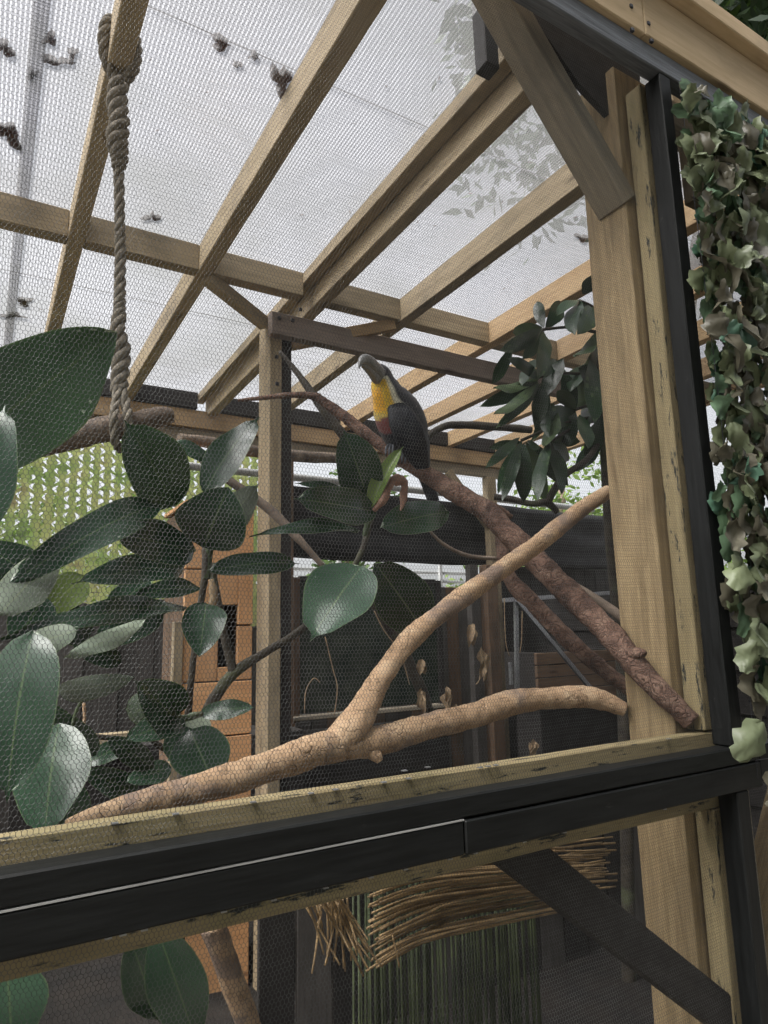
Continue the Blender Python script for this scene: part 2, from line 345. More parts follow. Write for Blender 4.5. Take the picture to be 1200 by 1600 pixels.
def netmat():
    m, t, b, out = newmat('leaf print netting'); g = noi(t, coords(t, (1, 1, 1)), 5, 4, .6)
    col = ramp(t, g, [(.3, (.07, .11, .045)), (.42, (.24, .34, .11)), (.58, (.40, .44, .17)), (.72, (.26, .22, .11))])
    t.links.new(col, b.inputs['Base Color']); b.inputs['Roughness'].default_value = .7
    tr = nd(t, 'ShaderNodeBsdfTranslucent'); t.links.new(col, tr.inputs[0]); mx = nd(t, 'ShaderNodeMixShader'); mx.inputs[0].default_value = .5
    t.links.new(b.outputs[0], mx.inputs[1]); t.links.new(tr.outputs[0], mx.inputs[2]); t.links.new(mx.outputs[0], out.inputs[0]); return m
M['net'] = netmat()

# ------------------------------------------------------------------ ground
def ground():
    n = 60; V = []; Fc = []
    xs = [math.copysign(abs(a) ** 3 * 400, a) for a in np.linspace(-1, 1, n)]
    for j in xs:
        for i in xs: V.append((i + 2, j + 3, .02 * noise.noise(Vector((i, j, 0)) * .8)))
    for a in range(n - 1):
        for b_ in range(n - 1): q = a * n + b_; Fc.append((q, q + 1, q + n + 1, q + n))
    return tag(meshobj('ground', V, Fc, M['bounce_gravel'], smooth=True), kind='structure')
ground()
def soil_bed():
    n = 30; V = []; Fc = []
    for j_ in range(n + 1):
        for i in range(n + 1):
            x = -1.05 + 5.75 * i / n; y = 1.07 + 3.78 * j_ / n; V.append((x, y, .045 + .03 * noise.noise(Vector((x * 3, y * 3, 0)))))
    for a in range(n):
        for b_ in range(n): q = a * (n + 1) + b_; Fc.append((q, q + 1, q + n + 2, q + n + 1))
    return tag(meshobj('soil', V, Fc, M['soil'], smooth=True), kind='structure')
soil_bed()

# ------------------------------------------------------------------ aviary timber frame and roof
AV = empty('timber_aviary', (1.6, 2.9, 0), 'timber framed bird aviary with tan rafters and a translucent ribbed roof', 'aviary')
XL, XR, YF, YB, ZR, ZT = -1.0, 4.65, 1.06, 4.80, 3.18, 3.31
def rafter(x0, x1, z0=ZR, z1=ZT, skew=.0, mat='pine', y0=YF + .1, y1=YB):
    beam('rafter', AV, ((x0 + x1) / 2, y0, (z0 + z1) / 2), ((x0 + x1) / 2 + skew, y1, (z0 + z1) / 2), x1 - x0, z1 - z0, M[mat])
RX = [(-.88, -.816), (-.34, -.276), (.203, .266), (.742, .807), (1.816, 1.879), (2.42, 2.484), (2.96, 3.024), (3.50, 3.564), (4.04, 4.104), (4.56, 4.624)]
for i, (a, b_) in enumerate(RX): rafter(a, b_, mat='pine' if i < 5 else 'pine_orange')
rafter(1.244, 1.296, 3.248, ZT - .002, .02)
rafter(1.299, 1.362, 3.150, ZT - .001, .035, 'pine')
# noggings between the rafters
edges = sorted([(a, b_) for a, b_ in RX] + [(1.256, 1.379)])
for (a, b_), (c_, d_) in zip(edges[:-1], edges[1:]):
    box('nogging', AV, b_ + .001, c_ - .001, 2.83, 2.90, ZR + .004, ZT - .003, M['pine'])
    box('nogging', AV, b_ + .001, c_ - .001, YB - .075, YB - .002, ZR + .004, ZT - .003, M['dark_wood'])  # back row: shade is put into the dark wood colour
# front top beam, back plate
box('front_beam', AV, XL, 1.48, 1.05, 1.075, 3.145, 3.176, M['pine_grey'])
box('front_beam', AV, 1.634, XR, 1.122, 1.20, 3.085, 3.176, M['pine_grey'])
box('back_plate', AV, XL, XR, YB - .06, YB + .04, 3.045, 3.177, M['pine_orange'])
box('back_rail', AV, XL, XR, YB - .02, YB + .03, 2.955, 3.042, M['pine_grey'])
# main front corner post: two timbers with a seam, seen through the mesh
box('post', AV, 1.482, 1.632, 1.122, 1.264, 0, 3.17, M['pine_post'])
# centre post with crossbeam and braces
box('post', AV, 1.143, 1.205, 2.985, 3.14, 0, 3.145, M['pine'])
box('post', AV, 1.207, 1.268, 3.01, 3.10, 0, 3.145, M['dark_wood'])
box('crossbeam', AV, 1.128, 4.3, 2.925, 2.982, 3.004, 3.12, M['beam_grey'])
def brace(p0, p1, W=.07, Hh=.05, mat='pine', up=(0, 1, 0)): return beam('knee_brace', AV, p0, p1, W, Hh, M[mat], up)
brace(P(322, 433, 2.868), P(415, 507, 3.03), .055, .06, 'pine')
brace((1.27, 3.05, 3.02), (1.80, 2.87, 3.17), .06, .045, 'pine_orange')
beam('knee_brace', AV, (1.03, 1.165, 3.30), (1.50, 1.165, 2.74), .06, .10, M['pine_grey'], (0, 1, 0))
gz = [P(815, 0, 1.15), P(870, 0, 1.15), P(1000, 95, 1.15), P(1000, 230, 1.15), P(905, 130, 1.15)]
gv = gz + [v + Vector((0, .018, 0)) for v in gz]; gn = len(gz)
meshobj('dark_plate', local(gv, AV.location), [tuple(range(gn - 1, -1, -1)), tuple(range(gn, 2 * gn))] + [(k, (k + 1) % gn, gn + (k + 1) % gn, gn + k) for k in range(gn)], M['dark_wood'], AV, Matrix.Translation(AV.location))  # flat dark plate across the corner between brace and top rail
beam('hanger', AV, P(750, -60, 1.30), P(762, 112, 1.28), .05, .05, M['dark_wood'], (0, 1, 0))
box('hanger', AV, 1.235, 1.37, 1.17, 1.235, 3.08, 3.247, M['dark_wood'])
# back posts
for x in (-.7, 1.92, 3.95): box('post', AV, x, x + .1, YB - .05, YB + .03, 0, 2.953, M['pine'] if x > 3 else M['brown_wood'])
brace((3.52, YB - .02, 2.96), (3.95, YB - .02, 2.50), .07, .05, 'pine')
for x in (XL, XR - .1): box('post', AV, x, x + .1, YF + .03, YF + .13, 0, 2.998, M['pine_post'])
# bolts on the post and rafters
for px, py in ((436, 497), (457, 501), (432, 558), (433, 600), (469, 484)):
    p = P(px, py, 2.922 if py < 520 else 2.982); box('bolt', AV, p.x - .008, p.x + .008, p.y - .01, p.y + .002, p.z - .008, p.z + .008, M['steel'], .002)
# roof sheet
def roofsheet():
    nx, ny = 60, 40; V = []; Fc = []; x0, x1, y0, y1 = XL - .1, XR + .1, 1.06, YB + .06
    for j in range(ny + 1):
        for i in range(nx + 1):
            x = x0 + (x1 - x0) * i / nx; y = y0 + (y1 - y0) * j / ny
            V.append((x - 1.6, y - 2.9, 3.325 + .004 * noise.noise(Vector((x * 1.5, y * 1.5, 0)))))
    for j in range(ny):
        for i in range(nx): q = j * (nx + 1) + i; Fc.append((q, q + 1, q + nx + 2, q + nx + 1))
    return meshobj('roof_sheet', V, Fc, M['sheet'], AV, Matrix.Translation((1.6, 2.9, 0)), True)
RS = roofsheet()
box('joint_strip', RS, .005, .05, 1.06, YB, 3.332, 3.345, M['sheet'])
for y in (1.75, 3.55): tube('roof_wire', [(Vector((XL, y, 3.345)), .0022), (Vector((2, y + .01, 3.341)), .0022), (Vector((XR, y, 3.345)), .0022)], M['steel'], RS, 6, 5)
# fascia boards outside
FX = empty('roof_fascia', (1.8, 1.0, 3.14), 'outer tan fascia boards screwed along the front roof edge', 'fascia')
box('fascia_board', FX, -1.05, 1.452, .985, 1.055, 3.142, 3.304, M['fascia'])
box('fascia_board', FX, 1.454, 4.7, .985, 1.055, 3.142, 3.304, M['fascia'])
box('capping_board', FX, -1.05, 4.7, .947, 1.052, 3.307, 3.362, M['fascia'])
for px, py in ((986, 10), (1013, 37), (988, 47), (1018, 64)):
    p = P(px, py, .985); box('screw', FX, p.x - .006, p.x + .006, .981, .99, p.z - .006, p.z + .006, M['steel'], .002)

# ------------------------------------------------------------------ wire mesh
def hexmesh(name, x0, x1, z0, z1, y, parent, seed=0, wd=.0066, a0=.0048, a1=.0025, b_=.0027):
    nr = int((z1 - z0) / ((a0 + a1) / 2 + b_)); nc = int((x1 - x0) / wd)
    ar = np.where(np.arange(nr) % 2 == 0, a0, a1); zc = z0 + np.cumsum(ar + b_) - ar / 2
    r, i = np.meshgrid(np.arange(nr), np.arange(nc), indexing='ij'); r = r.ravel(); i = i.ravel()
    cx = x0 + (i + .5 * (r % 2)) * wd + wd / 2; cz = zc[r]; a = ar[r]
    L0 = np.stack([cx - wd / 2, cz + a / 2], 1); L1 = np.stack([cx - wd / 2, cz - a / 2], 1); Bt = np.stack([cx, cz - a / 2 - b_], 1); R1 = np.stack([cx + wd / 2, cz - a / 2], 1)
    n = len(cx)
    def warp(Q):
        x, z = Q[:, 0].copy(), Q[:, 1].copy(); k = np.round(x * 3000) * 7.13 + np.round(z * 3000) * 3.71 + seed
        j1 = np.sin(k * 12.9898) * 43758.5453; j1 -= np.floor(j1); j2 = np.sin(k * 78.233) * 12543.123; j2 -= np.floor(j2)
        x2 = x + .0030 * np.sin(z * 7 + seed) + .0018 * np.sin(x * 7 + z * 13) + .0010 * np.sin(x * 31 + z * 17) + (j1 - .5) * .0008
        z2 = z + .0040 * np.sin(x * 5 + seed) + .0016 * np.sin(z * 19 + x * 9) + .0008 * np.sin(x * 43) + (j2 - .5) * .0006
        y2 = y + .0035 * np.sin(x * 5.1 + z * 3.3 + seed) + .002 * np.sin(x * 13 - z * 11)
        return np.stack([x2, y2, z2], 1)
    ctr = np.array([(x0 + x1) / 2, y, z0]); allV = []; allF = []; off = 0
    for A, B, rr in ((L0, L1, .00034), (L1, Bt, .00030), (Bt, R1, .00030)):
        A = warp(A); B = warp(B); d = B - A; d /= np.linalg.norm(d, axis=1)[:, None]
        nn = np.tile(np.array([0, 1., 0]), (n, 1)); t = np.cross(d, nn); t /= np.linalg.norm(t, axis=1)[:, None]; nn = np.cross(t, d)
        vs_ = [E + (nn * u + t * v) * rr for E in (A, B) for u, v in ((.35, -1), (-.8, 0), (.35, 1))]
        allV.append(np.stack(vs_, 1).reshape(-1, 3)); base = off + np.arange(n)[:, None] * 6; off += n * 6
        allF.append((base[:, None, :] + np.array([[0, 1, 4, 3], [1, 2, 5, 4]])[None]).reshape(-1))
    V = np.concatenate(allV) - ctr; Fq = np.concatenate(allF)
    me = bpy.data.meshes.new(name); me.vertices.add(len(V)); me.vertices.foreach_set('co', V.astype('f').ravel())
    nf = len(Fq) // 4; me.loops.add(nf * 4); me.loops.foreach_set('vertex_index', Fq.astype('i')); me.polygons.add(nf)
    me.polygons.foreach_set('loop_start', np.arange(0, nf * 4, 4, dtype='i')); me.polygons.foreach_set('loop_total', np.full(nf, 4, 'i'))
    me.polygons.foreach_set('use_smooth', np.ones(nf, bool))
    me.update(calc_edges=True); me.materials.append(M['wire'])
    o = bpy.data.objects.new(name, me); return link(o, parent, Matrix.Translation(ctr))
YM = 1.0585
FP = empty('mesh_front_panel', (.5, 1.0, 0), 'black painted front frame with fine hexagonal wire mesh and a wide double rail', 'mesh panel')
hexmesh('wire_mesh', -.20, 1.56, 1.255, 3.10, YM, FP, 1)
hexmesh('wire_mesh', -.12, 1.56, .62, 1.19, YM + .001, FP, 4)
box('rail_board', FP, -.7, 1.62, 1.0, 1.048, 1.2315, 1.269, M['black'])
box('rail_board', FP, -.7, .742, 1.0004, 1.041, 1.173, 1.2275, M['black'])
box('rail_board', FP, .7435, 1.62, .9995, 1.0415, 1.1725, 1.2285, M['black'])
box('pale_strip', FP, -.7, .742, 1.0003, 1.02, 1.2281, 1.2306, M['pale_line'], 0)  # thin pale strip along the seam of the rail boards
box('stile', FP, 1.520, 1.568, 1.002, 1.053, 1.2705, 3.068, M['black'])
box('stile', FP, 1.520, 1.563, 1.002, 1.053, 0, 1.1715, M['black'])
box('top_rail', FP, -.7, 4.6, 1.0, 1.042, 3.0705, 3.1385, M['greypaint'])
box('backing_batten', FP, -.7, 1.62, 1.066, 1.102, 1.20, 1.296, M['pine_gold'])
box('backing_batten', FP, -.7, 1.62, 1.067, 1.102, 1.124, 1.197, M['pine_gold'])
box('backing_batten', FP, 1.516, 1.60, 1.066, 1.116, 1.30, 3.08, M['pine_gold'])
box('backing_batten', FP, 1.516, 1.60, 1.066, 1.116, 0, 1.122, M['pine_gold'])
# lower dark brace behind the lower mesh
beam('lower_brace', FP, P(780, 1310, 1.092), P(1200, 1640, 1.092), .082, .044, M['dark_wood'], (0, 1, 0))
for k in range(26):                                 # staples holding the mesh
    x = random.uniform(.1, 1.4); z = random.choice((1.296, 1.31, 1.15)); box('staple', FP, x, x + .009, 1.056, 1.064, z, z + .0016, M['metal'], 0)
# right-hand panel behind the camouflage net
SP = empty('mesh_side_panel', (1.9, 1.03, 0), 'second wire mesh panel to the right of the black stile behind the camouflage net', 'mesh panel')
hexmesh('wire_mesh', 1.56, 2.12, .68, 3.09, YM + .0015, SP, 9)
box('stile', SP, 2.32, 2.40, 1.0, 1.042, 0, 3.068, M['black'])
box('rail_board', SP, 1.622, 2.318, 1.003, 1.05, 1.18, 1.265, M['black'])
beam('backing_brace', SP, (1.66, 1.12, .72), (2.25, 1.12, 1.55), .05, .09, M['pine_post'], (0, 1, 0))
box('backing_post', SP, 1.585, 1.68, 1.075, 1.119, 0, 3.08, M['pine_grey'])
box('backing_board', SP, 1.72, 1.86, 1.07, 1.10, 2.78, 2.99, M['pine'])

# ------------------------------------------------------------------ things at the back of the aviary
def clothband():
    x0, x1, z0, z1 = 1.98, 5.6, 2.136, 2.707; nx, nz = 60, 10; V = []; Fc = []
    for j in range(nz + 1):
        for i in range(nx + 1):
            x = x0 + (x1 - x0) * i / nx; z = z0 + (z1 - z0) * j / nz
            V.append((x - x0, .03 * noise.noise(Vector((x * 2.2, z * 3, 0))) + .012 * math.sin(z * 26 + x), z + .018 * noise.noise(Vector((x * 1.3, 9, 0))) - z0))
    for j in range(nz):
        for i in range(nx): q = j * (nx + 1) + i; Fc.append((q, q + 1, q + nx + 2, q + nx + 1))
    o = meshobj('shade_cloth', V, Fc, M['black_cloth'], None, Matrix.Translation((x0, YB + .06, z0)), True)
    so_ = o.modifiers.new('thickness', 'SOLIDIFY'); so_.thickness = .004
    return tag(o, 'black shade cloth band stretched across the back behind the bird', 'shade cloth')
clothband()
tag(tube('horizontal_pipe', [(Vector((.9, YB + .12, 2.80)), .03), (Vector((2.5, YB + .12, 2.795)), .03), (Vector((5.5, YB + .12, 2.78)), .03)], M['pipe'], None, 4, 14), 'pale round pipe running level above the black shade cloth', 'pipe')
# dark shed wall behind the glass, boards one by one
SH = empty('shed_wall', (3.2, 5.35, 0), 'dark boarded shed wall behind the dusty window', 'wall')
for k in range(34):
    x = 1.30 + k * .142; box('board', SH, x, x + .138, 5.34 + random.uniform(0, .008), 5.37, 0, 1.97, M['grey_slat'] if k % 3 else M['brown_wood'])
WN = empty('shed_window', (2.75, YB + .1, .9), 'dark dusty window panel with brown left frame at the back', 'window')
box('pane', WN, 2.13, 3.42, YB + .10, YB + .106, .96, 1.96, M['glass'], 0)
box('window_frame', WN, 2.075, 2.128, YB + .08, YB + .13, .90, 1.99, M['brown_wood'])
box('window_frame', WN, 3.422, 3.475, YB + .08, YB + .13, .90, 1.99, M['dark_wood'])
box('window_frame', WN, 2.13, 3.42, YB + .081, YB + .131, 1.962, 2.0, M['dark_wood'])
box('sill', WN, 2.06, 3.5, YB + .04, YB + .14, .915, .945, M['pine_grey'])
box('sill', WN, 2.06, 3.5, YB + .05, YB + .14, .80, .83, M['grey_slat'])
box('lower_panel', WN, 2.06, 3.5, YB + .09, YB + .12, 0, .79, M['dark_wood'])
# greenhouse bars seen in the bright strip
GH = empty('greenhouse_bars', (3, 6.4, 1.4), 'white glazing bars crossing the bright strip below the shade cloth', 'glazing')
for z in (1.98, 2.10, 2.2): box('bar', GH, 2.2, 5.0, 6.38, 6.42, z, z + .03, M['pipe'])
for x in (2.55, 3.2, 3.85, 4.5): box('bar', GH, x, x + .04, 6.34, 6.375, 0, 2.6, M['pipe'])
# posts, bracket and crate on the right of the back
PB = empty('back_post', (3.86, YB + .05, 0), 'weathered brown post right of the dark window', 'post')
box('timber', PB, 3.80, 3.92, YB - .15, YB - .05, 0, 2.12, M['brown_wood']); box('timber', PB, 3.66, 3.75, YB - .10, YB - .03, 0, 2.12, M['grey_slat'])
MB_ = empty('metal_bracket_frame', P(810, 1070, 3.6), 'thin grey metal angle frame with a diagonal strut by the back post', 'bracket')
def strut(a, b_, wd=.03): beam('strut', MB_, a, b_, wd, .02, M['metal'], (0, 1, 0), .001)
strut(P(806, 937, 3.6), P(808, 1075, 3.6)); strut(P(808, 938, 3.58), P(925, 1078, 3.5)); strut(P(786, 938, 3.6), P(960, 926, 3.75), .03); strut(P(797, 1035, 3.6), P(799, 1070, 3.6), .02)
CRT = empty('plank_crate', P(900, 1100, 3.9), 'brown planked crate under the metal strut', 'crate')
pa, pb = P(835, 1020, 3.9), P(975, 1020, 3.9); zb = P(840, 1100, 3.9).z
for k in range(4):
    h = (pa.z - zb) / 4; box('plank', CRT, pa.x, pb.x, 3.88, 3.91, zb + k * h + .004, zb + (k + 1) * h - .004, M['brown_wood'])
for x in (pa.x, pb.x - .06): box('corner_batten', CRT, x, x + .06, 3.911, 4.25, zb, pa.z, M['dark_wood'])
box('stand', CRT, pa.x + .05, pb.x - .05, 3.93, 4.2, 0, zb, M['dark_wood'])
# dark right-hand screen behind the post, boards
DS = empty('dark_screen', (5.2, 5.0, 0), 'dark boarded screen at the back right below the shade cloth', 'screen')
for k in range(12):
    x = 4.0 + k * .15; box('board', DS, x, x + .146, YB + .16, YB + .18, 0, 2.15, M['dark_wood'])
# grey slat fence back left
FE = empty('slat_fence', (.4, YB + .15, 0), 'grey vertical board fence at the back left below the leaf net', 'fence')
for k in range(26):
    x = -1.3 + k * .112; yo = .012 * (k % 2); box('slat', FE, x - .004, x + .116, YB + .14 + yo, YB + .151 + yo, .25, 1.80 + random.uniform(-.02, .02), M['grey_slat'])
for z in (.6, 1.5): box('fence_rail', FE, -1.3, 1.6, YB + .17, YB + .22, z, z + .07, M['grey_slat'])
LG = empty('low_shelf', (.9, 4.5, .8), 'dark low shelf with a pale sawn board end at the back left', 'shelf')
box('shelf_board', LG, .2, 1.9, 4.3, 4.75, .90, .93, M['dark_wood']); box('shelf_front', LG, .2, 1.9, 4.28, 4.298, .55, .90, M['dark_wood'])
q = P(160, 1158, 4.2); box('sawn_board', LG, q.x - .15, q.x + .15, 4.2, 4.27, q.z - .035, q.z + .035, M['pine'])
for x in (.25, 1.8): box('shelf_leg', LG, x, x + .06, 4.35, 4.41, 0, .899, M['dark_wood'])
# leaf-cut netting back left: cloth with crescent slits
def leafnet():
    x0, x1, z0, z1 = -1.5, 1.95, 1.62, 3.02; cw, ch = .074, .062; V = []; Fc = []
    nx = int((x1 - x0) / cw); nz = int((z1 - z0) / ch)
    for r in range(nz):
        for i in range(nx):
            x = x0 + i * cw; z = z0 + r * ch; s = 1 if (i + r) % 2 else -1
            op = max(.0, min(1., .72 + .55 * noise.noise(Vector((x * 1.4, z * 1.8, 3))))) * (1 if z > 1.9 else .35) * random.uniform(.7, 1.1)
            outer = [Vector((x, z, 0)), Vector((x + cw, z, 0)), Vector((x + cw, z + ch, 0)), Vector((x, z + ch, 0))]
            hole = []; n = 5; cxm = x + cw / 2; czm = z + ch / 2; jx, jz = random.uniform(-.004, .004), random.uniform(-.004, .004)
            for k in range(n + 1):
                t = k / n; hole.append(Vector((cxm + jx + s * (.036 * math.sin(math.pi * t) - .018), czm + jz + (t - .5) * ch * .93, 0)))
            for k in range(n - 1, 0, -1):
                t = k / n; hole.append(Vector((cxm + jx + s * ((.036 - .034 * op) * math.sin(math.pi * t) - .018), czm + jz + (t - .5) * ch * .93 - .004, 0)))
            base = len(V); al = outer + hole
            for v in al:
                yy = .05 * noise.noise(Vector((v.x * 1.6, v.y * 1.6, 1))) + .02 * noise.noise(Vector((v.x * 6, v.y * 6, 1)))
                if v in hole[:n + 1][1:-1]: yy -= .012 * op
                V.append((v.x - x0, yy, v.y - z0))
            for tri in geometry.tessellate_polygon([outer, hole]): Fc.append(tuple(base + k for k in tri))
    o = meshobj('leaf_net', V, Fc, M['net'], None, Matrix.Translation((x0, YB + .30, z0)), True)
    return tag(o, 'light green leaf print camouflage netting with crescent slits at the back left', 'netting')
leafnet()

for nm, X, lab in (('shade_wall', 4.68, 'dark boards added along the right side to dim the aviary floor'), ('shade_wall', -1.1, 'dark boards added along the left side to dim the aviary floor')):
    SW = empty(nm, (X, 2.9, 0), lab, 'wall')  # boards added at both sides to darken the floor
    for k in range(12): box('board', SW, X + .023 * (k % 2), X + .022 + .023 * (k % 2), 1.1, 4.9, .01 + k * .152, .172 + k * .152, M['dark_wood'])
# ------------------------------------------------------------------ nest box with planks, left of the centre post
NB = empty('nest_box', (.97, 3.2, 0), 'tall orange planked nest box with a dark opening beside the centre post', 'nest box')
zz = [0, .32, .60, .86, 1.10, 1.345, 1.60, 1.86, 2.16]; bx0, bx1 = .80, 1.128
hx0, hx1 = P(342, 950, 3.15).x, P(372, 950, 3.15).x; hz0, hz1 = P(360, 1042, 3.15).z, P(360, 945, 3.15).z
for k in range(len(zz) - 1):
    a, b_ = zz[k] + .004, zz[k + 1] - .003; yy = 3.15 + random.uniform(-.004, .004)
    if b_ <= hz0 or a >= hz1: box('plank', NB, bx0, bx1, yy, yy + .025, a, b_, M['plank_orange'])
    else:
        box('plank', NB, bx0, hx0, yy, yy + .025, a, b_, M['plank_orange']); box('plank', NB, hx1, bx1, yy, yy + .025, a, b_, M['plank_orange'])
        if a < hz0 - .02: box('plank', NB, hx0 + .001, hx1 - .001, yy, yy + .025, a, hz0, M['plank_orange'])
        if b_ > hz1 + .02: box('plank', NB, hx0 + .001, hx1 - .001, yy, yy + .025, hz1, b_, M['plank_orange'])
box('side_panel', NB, bx0, bx0 + .02, 3.18, 3.55, 0, 2.15, M['brown_wood']); box('side_panel', NB, bx1 - .02, bx1, 3.18, 3.55, 0, 2.15, M['brown_wood'])
box('back_panel', NB, bx0 + .021, bx1 - .021, 3.53, 3.55, 0, 2.15, M['dark_wood']); box('roof_panel', NB, bx0 - .01, bx1 + .01, 3.14, 3.57, 2.163, 2.185, M['plank_orange'])
box('corner_batten', NB, bx0 - .045, bx0 - .002, 3.14, 3.18, 0, 1.62, M['pine'])

# ------------------------------------------------------------------ branches
def knots(path_px): return pixpath(path_px)
b1 = tag(tube('perch_branch', pixpath([(492, 618, 2.05, 12.2), (530, 645, 2.0, 17.3), (575, 680, 1.93, 19.4), (640, 725, 1.82, 23.8), (700, 762, 1.72, 30.2), (760, 800, 1.62, 33.8), (800, 838, 1.55, 36.0), (850, 888, 1.47, 37.4), (900, 938, 1.38, 39.6), (950, 988, 1.28, 38.9), (990, 1035, 1.20, 36.0), (1030, 1078, 1.14, 33.1), (1080, 1128, 1.088, 30.2)]), M['bark'], None, 14, 30, .15, 3, 15, True, M['endgrain']),
         'thick red-brown bark branch slanting down from under the toucan to the corner post', 'branch')
tube('side_twig', pixpath([(372, 626, 2.2, 5.0), (408, 622, 2.15, 7.2), (445, 618, 2.1, 9.4), (475, 617, 2.06, 10.8), (500, 622, 2.04, 13.0)]), M['bark'], b1, 5, 10, .2, 5, 25)
tube('knot', pixpath([(982, 1022, 1.20, 18.7), (1000, 1020, 1.17, 17.3), (1006, 1024, 1.16, 13.0)]), M['bark'], b1, 4, 12, .25, 5, 30)
tube('side_twig', pixpath([(660, 745, 1.80, 15.8), (720, 770, 1.80, 13.0), (770, 790, 1.80, 11.5), (800, 808, 1.78, 8.6)]), M['bark'], b1, 5, 10, .2, 7, 22)
tag(tube('dark_stick', pixpath([(437, 549, 2.3, 5.8), (470, 590, 2.25, 10.8), (505, 640, 2.2, 14.4), (535, 678, 2.17, 15.8), (560, 712, 2.15, 14.4)]), M['stem'], None, 5, 10, .12, 4, 20), 'dark straight stick leaning beside the centre post under the perch twig', 'stick')
b2 = tag(tube('forked_branch', pixpath([(105, 1290, 1.16, 18), (150, 1276, 1.17, 31), (230, 1252, 1.18, 41), (330, 1226, 1.20, 47), (430, 1194, 1.23, 48), (520, 1166, 1.26, 47), (590, 1158, 1.28, 44), (660, 1137, 1.30, 40), (740, 1117, 1.32, 36), (800, 1098, 1.33, 37), (870, 1090, 1.33, 33), (925, 1090, 1.30, 33), (975, 1108, 1.26, 21.6)]), M['bark_pale'], None, 14, 28, .14, 9, 11, True, M['endgrain']),
         'pale smooth forked branch lying along the bottom rail', 'branch')
tube('fork', pixpath([(470, 1186, 1.25, 21.6), (520, 1166, 1.265, 47.5), (552, 1135, 1.275, 50.4), (574, 1098, 1.29, 41.0), (596, 1058, 1.30, 36.0), (640, 1000, 1.33, 33.8), (700, 950, 1.36, 31.0), (770, 900, 1.38, 29.5), (840, 850, 1.38, 28.8), (900, 802, 1.37, 25.9), (950, 768, 1.36, 23.0)]), M['bark_pale'], b2, 14, 28, .14, 12, 11)
tube('stub', pixpath([(570, 1165, 1.27, 28.8), (588, 1182, 1.255, 18.7), (594, 1190, 1.25, 10.1)]), M['bark_pale'], b2, 4, 12, .2, 2, 20)
tag(tube('peeling_branch', pixpath([(780, 830, 1.75, 14.4), (795, 900, 1.70, 24.5), (840, 950, 1.64, 27.4), (900, 1010, 1.56, 25.9), (960, 1060, 1.50, 23.0), (1010, 1090, 1.46, 20.2)]), M['bark'], None, 10, 24, .22, 21, 16, True, M['endgrain']), 'brown peeling branch just behind and below the red-brown perch', 'branch')
tag(tube('rear_branch', pixpath([(880, 905, 2.0, 11.5), (930, 935, 1.9, 14.4), (985, 975, 1.8, 15.8)]), M['bark_grey'], None, 5, 10, .15, 8, 20), 'grey brown branch end behind the perch beside the corner post', 'branch')
b3 = tag(tube('rope_log', pixpath([(20, 705, 1.87, 36.0), (85, 690, 1.87, 39.6), (150, 674, 1.87, 41.4), (210, 662, 1.87, 39.6), (250, 650, 1.87, 30.6), (270, 648, 1.87, 16.2)]), M['bark_grey'], None, 7, 16, .14, 31, 9, True, M['endgrain']), 'grey log hanging in the rope at the left', 'log')
tube('split_end', pixpath([(235, 662, 1.87, 16.2), (258, 660, 1.87, 10.7), (272, 657, 1.87, 4.5)]), M['bark_grey'], b3, 4, 8, .2, 2, 20)
tag(tube('background_log', pixpath([(280, 686, 3.3, 18.7), (330, 692, 3.35, 19.4), (400, 706, 3.4, 19.4), (480, 714, 3.5, 18.0), (545, 716, 3.6, 17.3)]), M['bark_grey'], None, 6, 12, .12, 41, 9), 'long grey log running level behind the centre post', 'log')
tag(tube('slanting_stick', pixpath([(300, 705, 2.6, 11.5), (350, 745, 2.55, 13.7), (420, 795, 2.5, 15.1), (460, 835, 2.45, 13.0), (505, 885, 2.4, 8.6)]), M['bark_grey'], None, 6, 10, .12, 42, 14), 'brown stick slanting down across the centre post behind the leaves', 'stick')
tag(tube('curved_perch', pixpath([(655, 690, 2.6, 10.8), (690, 668, 2.6, 11.5), (720, 664, 2.6, 12.2), (780, 667, 2.55, 12.2), (830, 672, 2.5, 11.5)]), M['stem'], None, 6, 10, .12, 43, 14), 'dark curved perch running right from behind the toucan', 'branch')
tag(tube('thin_vine', pixpath([(660, 815, 2.1, 3.6), (690, 848, 2.1, 5.8), (730, 868, 2.08, 7.2), (775, 873, 2.05, 7.2)]), M['bark_grey'], None, 6, 8, .15, 44, 30), 'thin pale vine curving into the branch left of the fork', 'vine')
tag(tube('lower_stake', pixpath([(330, 1440, 2.4, 37.4), (360, 1520, 2.45, 37.4), (395, 1620, 2.5, 37.4)]), M['bark_pale'], None, 6, 12, .12, 45, 9), 'tan leaning stake in front of the nest box under the rail', 'stake')
tag(tube('bare_stick', pixpath([(106, 1148, 2.0, 10.1), (150, 1151, 2.05, 8.6), (205, 1156, 2.1, 5.8)]), M['stem'], None, 5, 8, .2, 46, 30), 'short dark stick level above the pale sawn board at left', 'stick')
tag(tube('peg', pixpath([(131, 1098, 2.4, 5.0), (132, 1120, 2.4, 5.0), (131, 1138, 2.4, 4.3)]), M['bark_pale'], None, 4, 8, .15, 47, 40), 'tiny pale upright twig below the grey leaf', 'twig')
tag(tube('back_branch', pixpath([(560, 905, 2.6, 18.7), (610, 980, 2.65, 20.2), (650, 1060, 2.7, 20.2), (670, 1110, 2.72, 17.3)]), M['stem'], None, 5, 10, .15, 48, 14), 'dark branch slanting down behind the pale fork', 'branch')

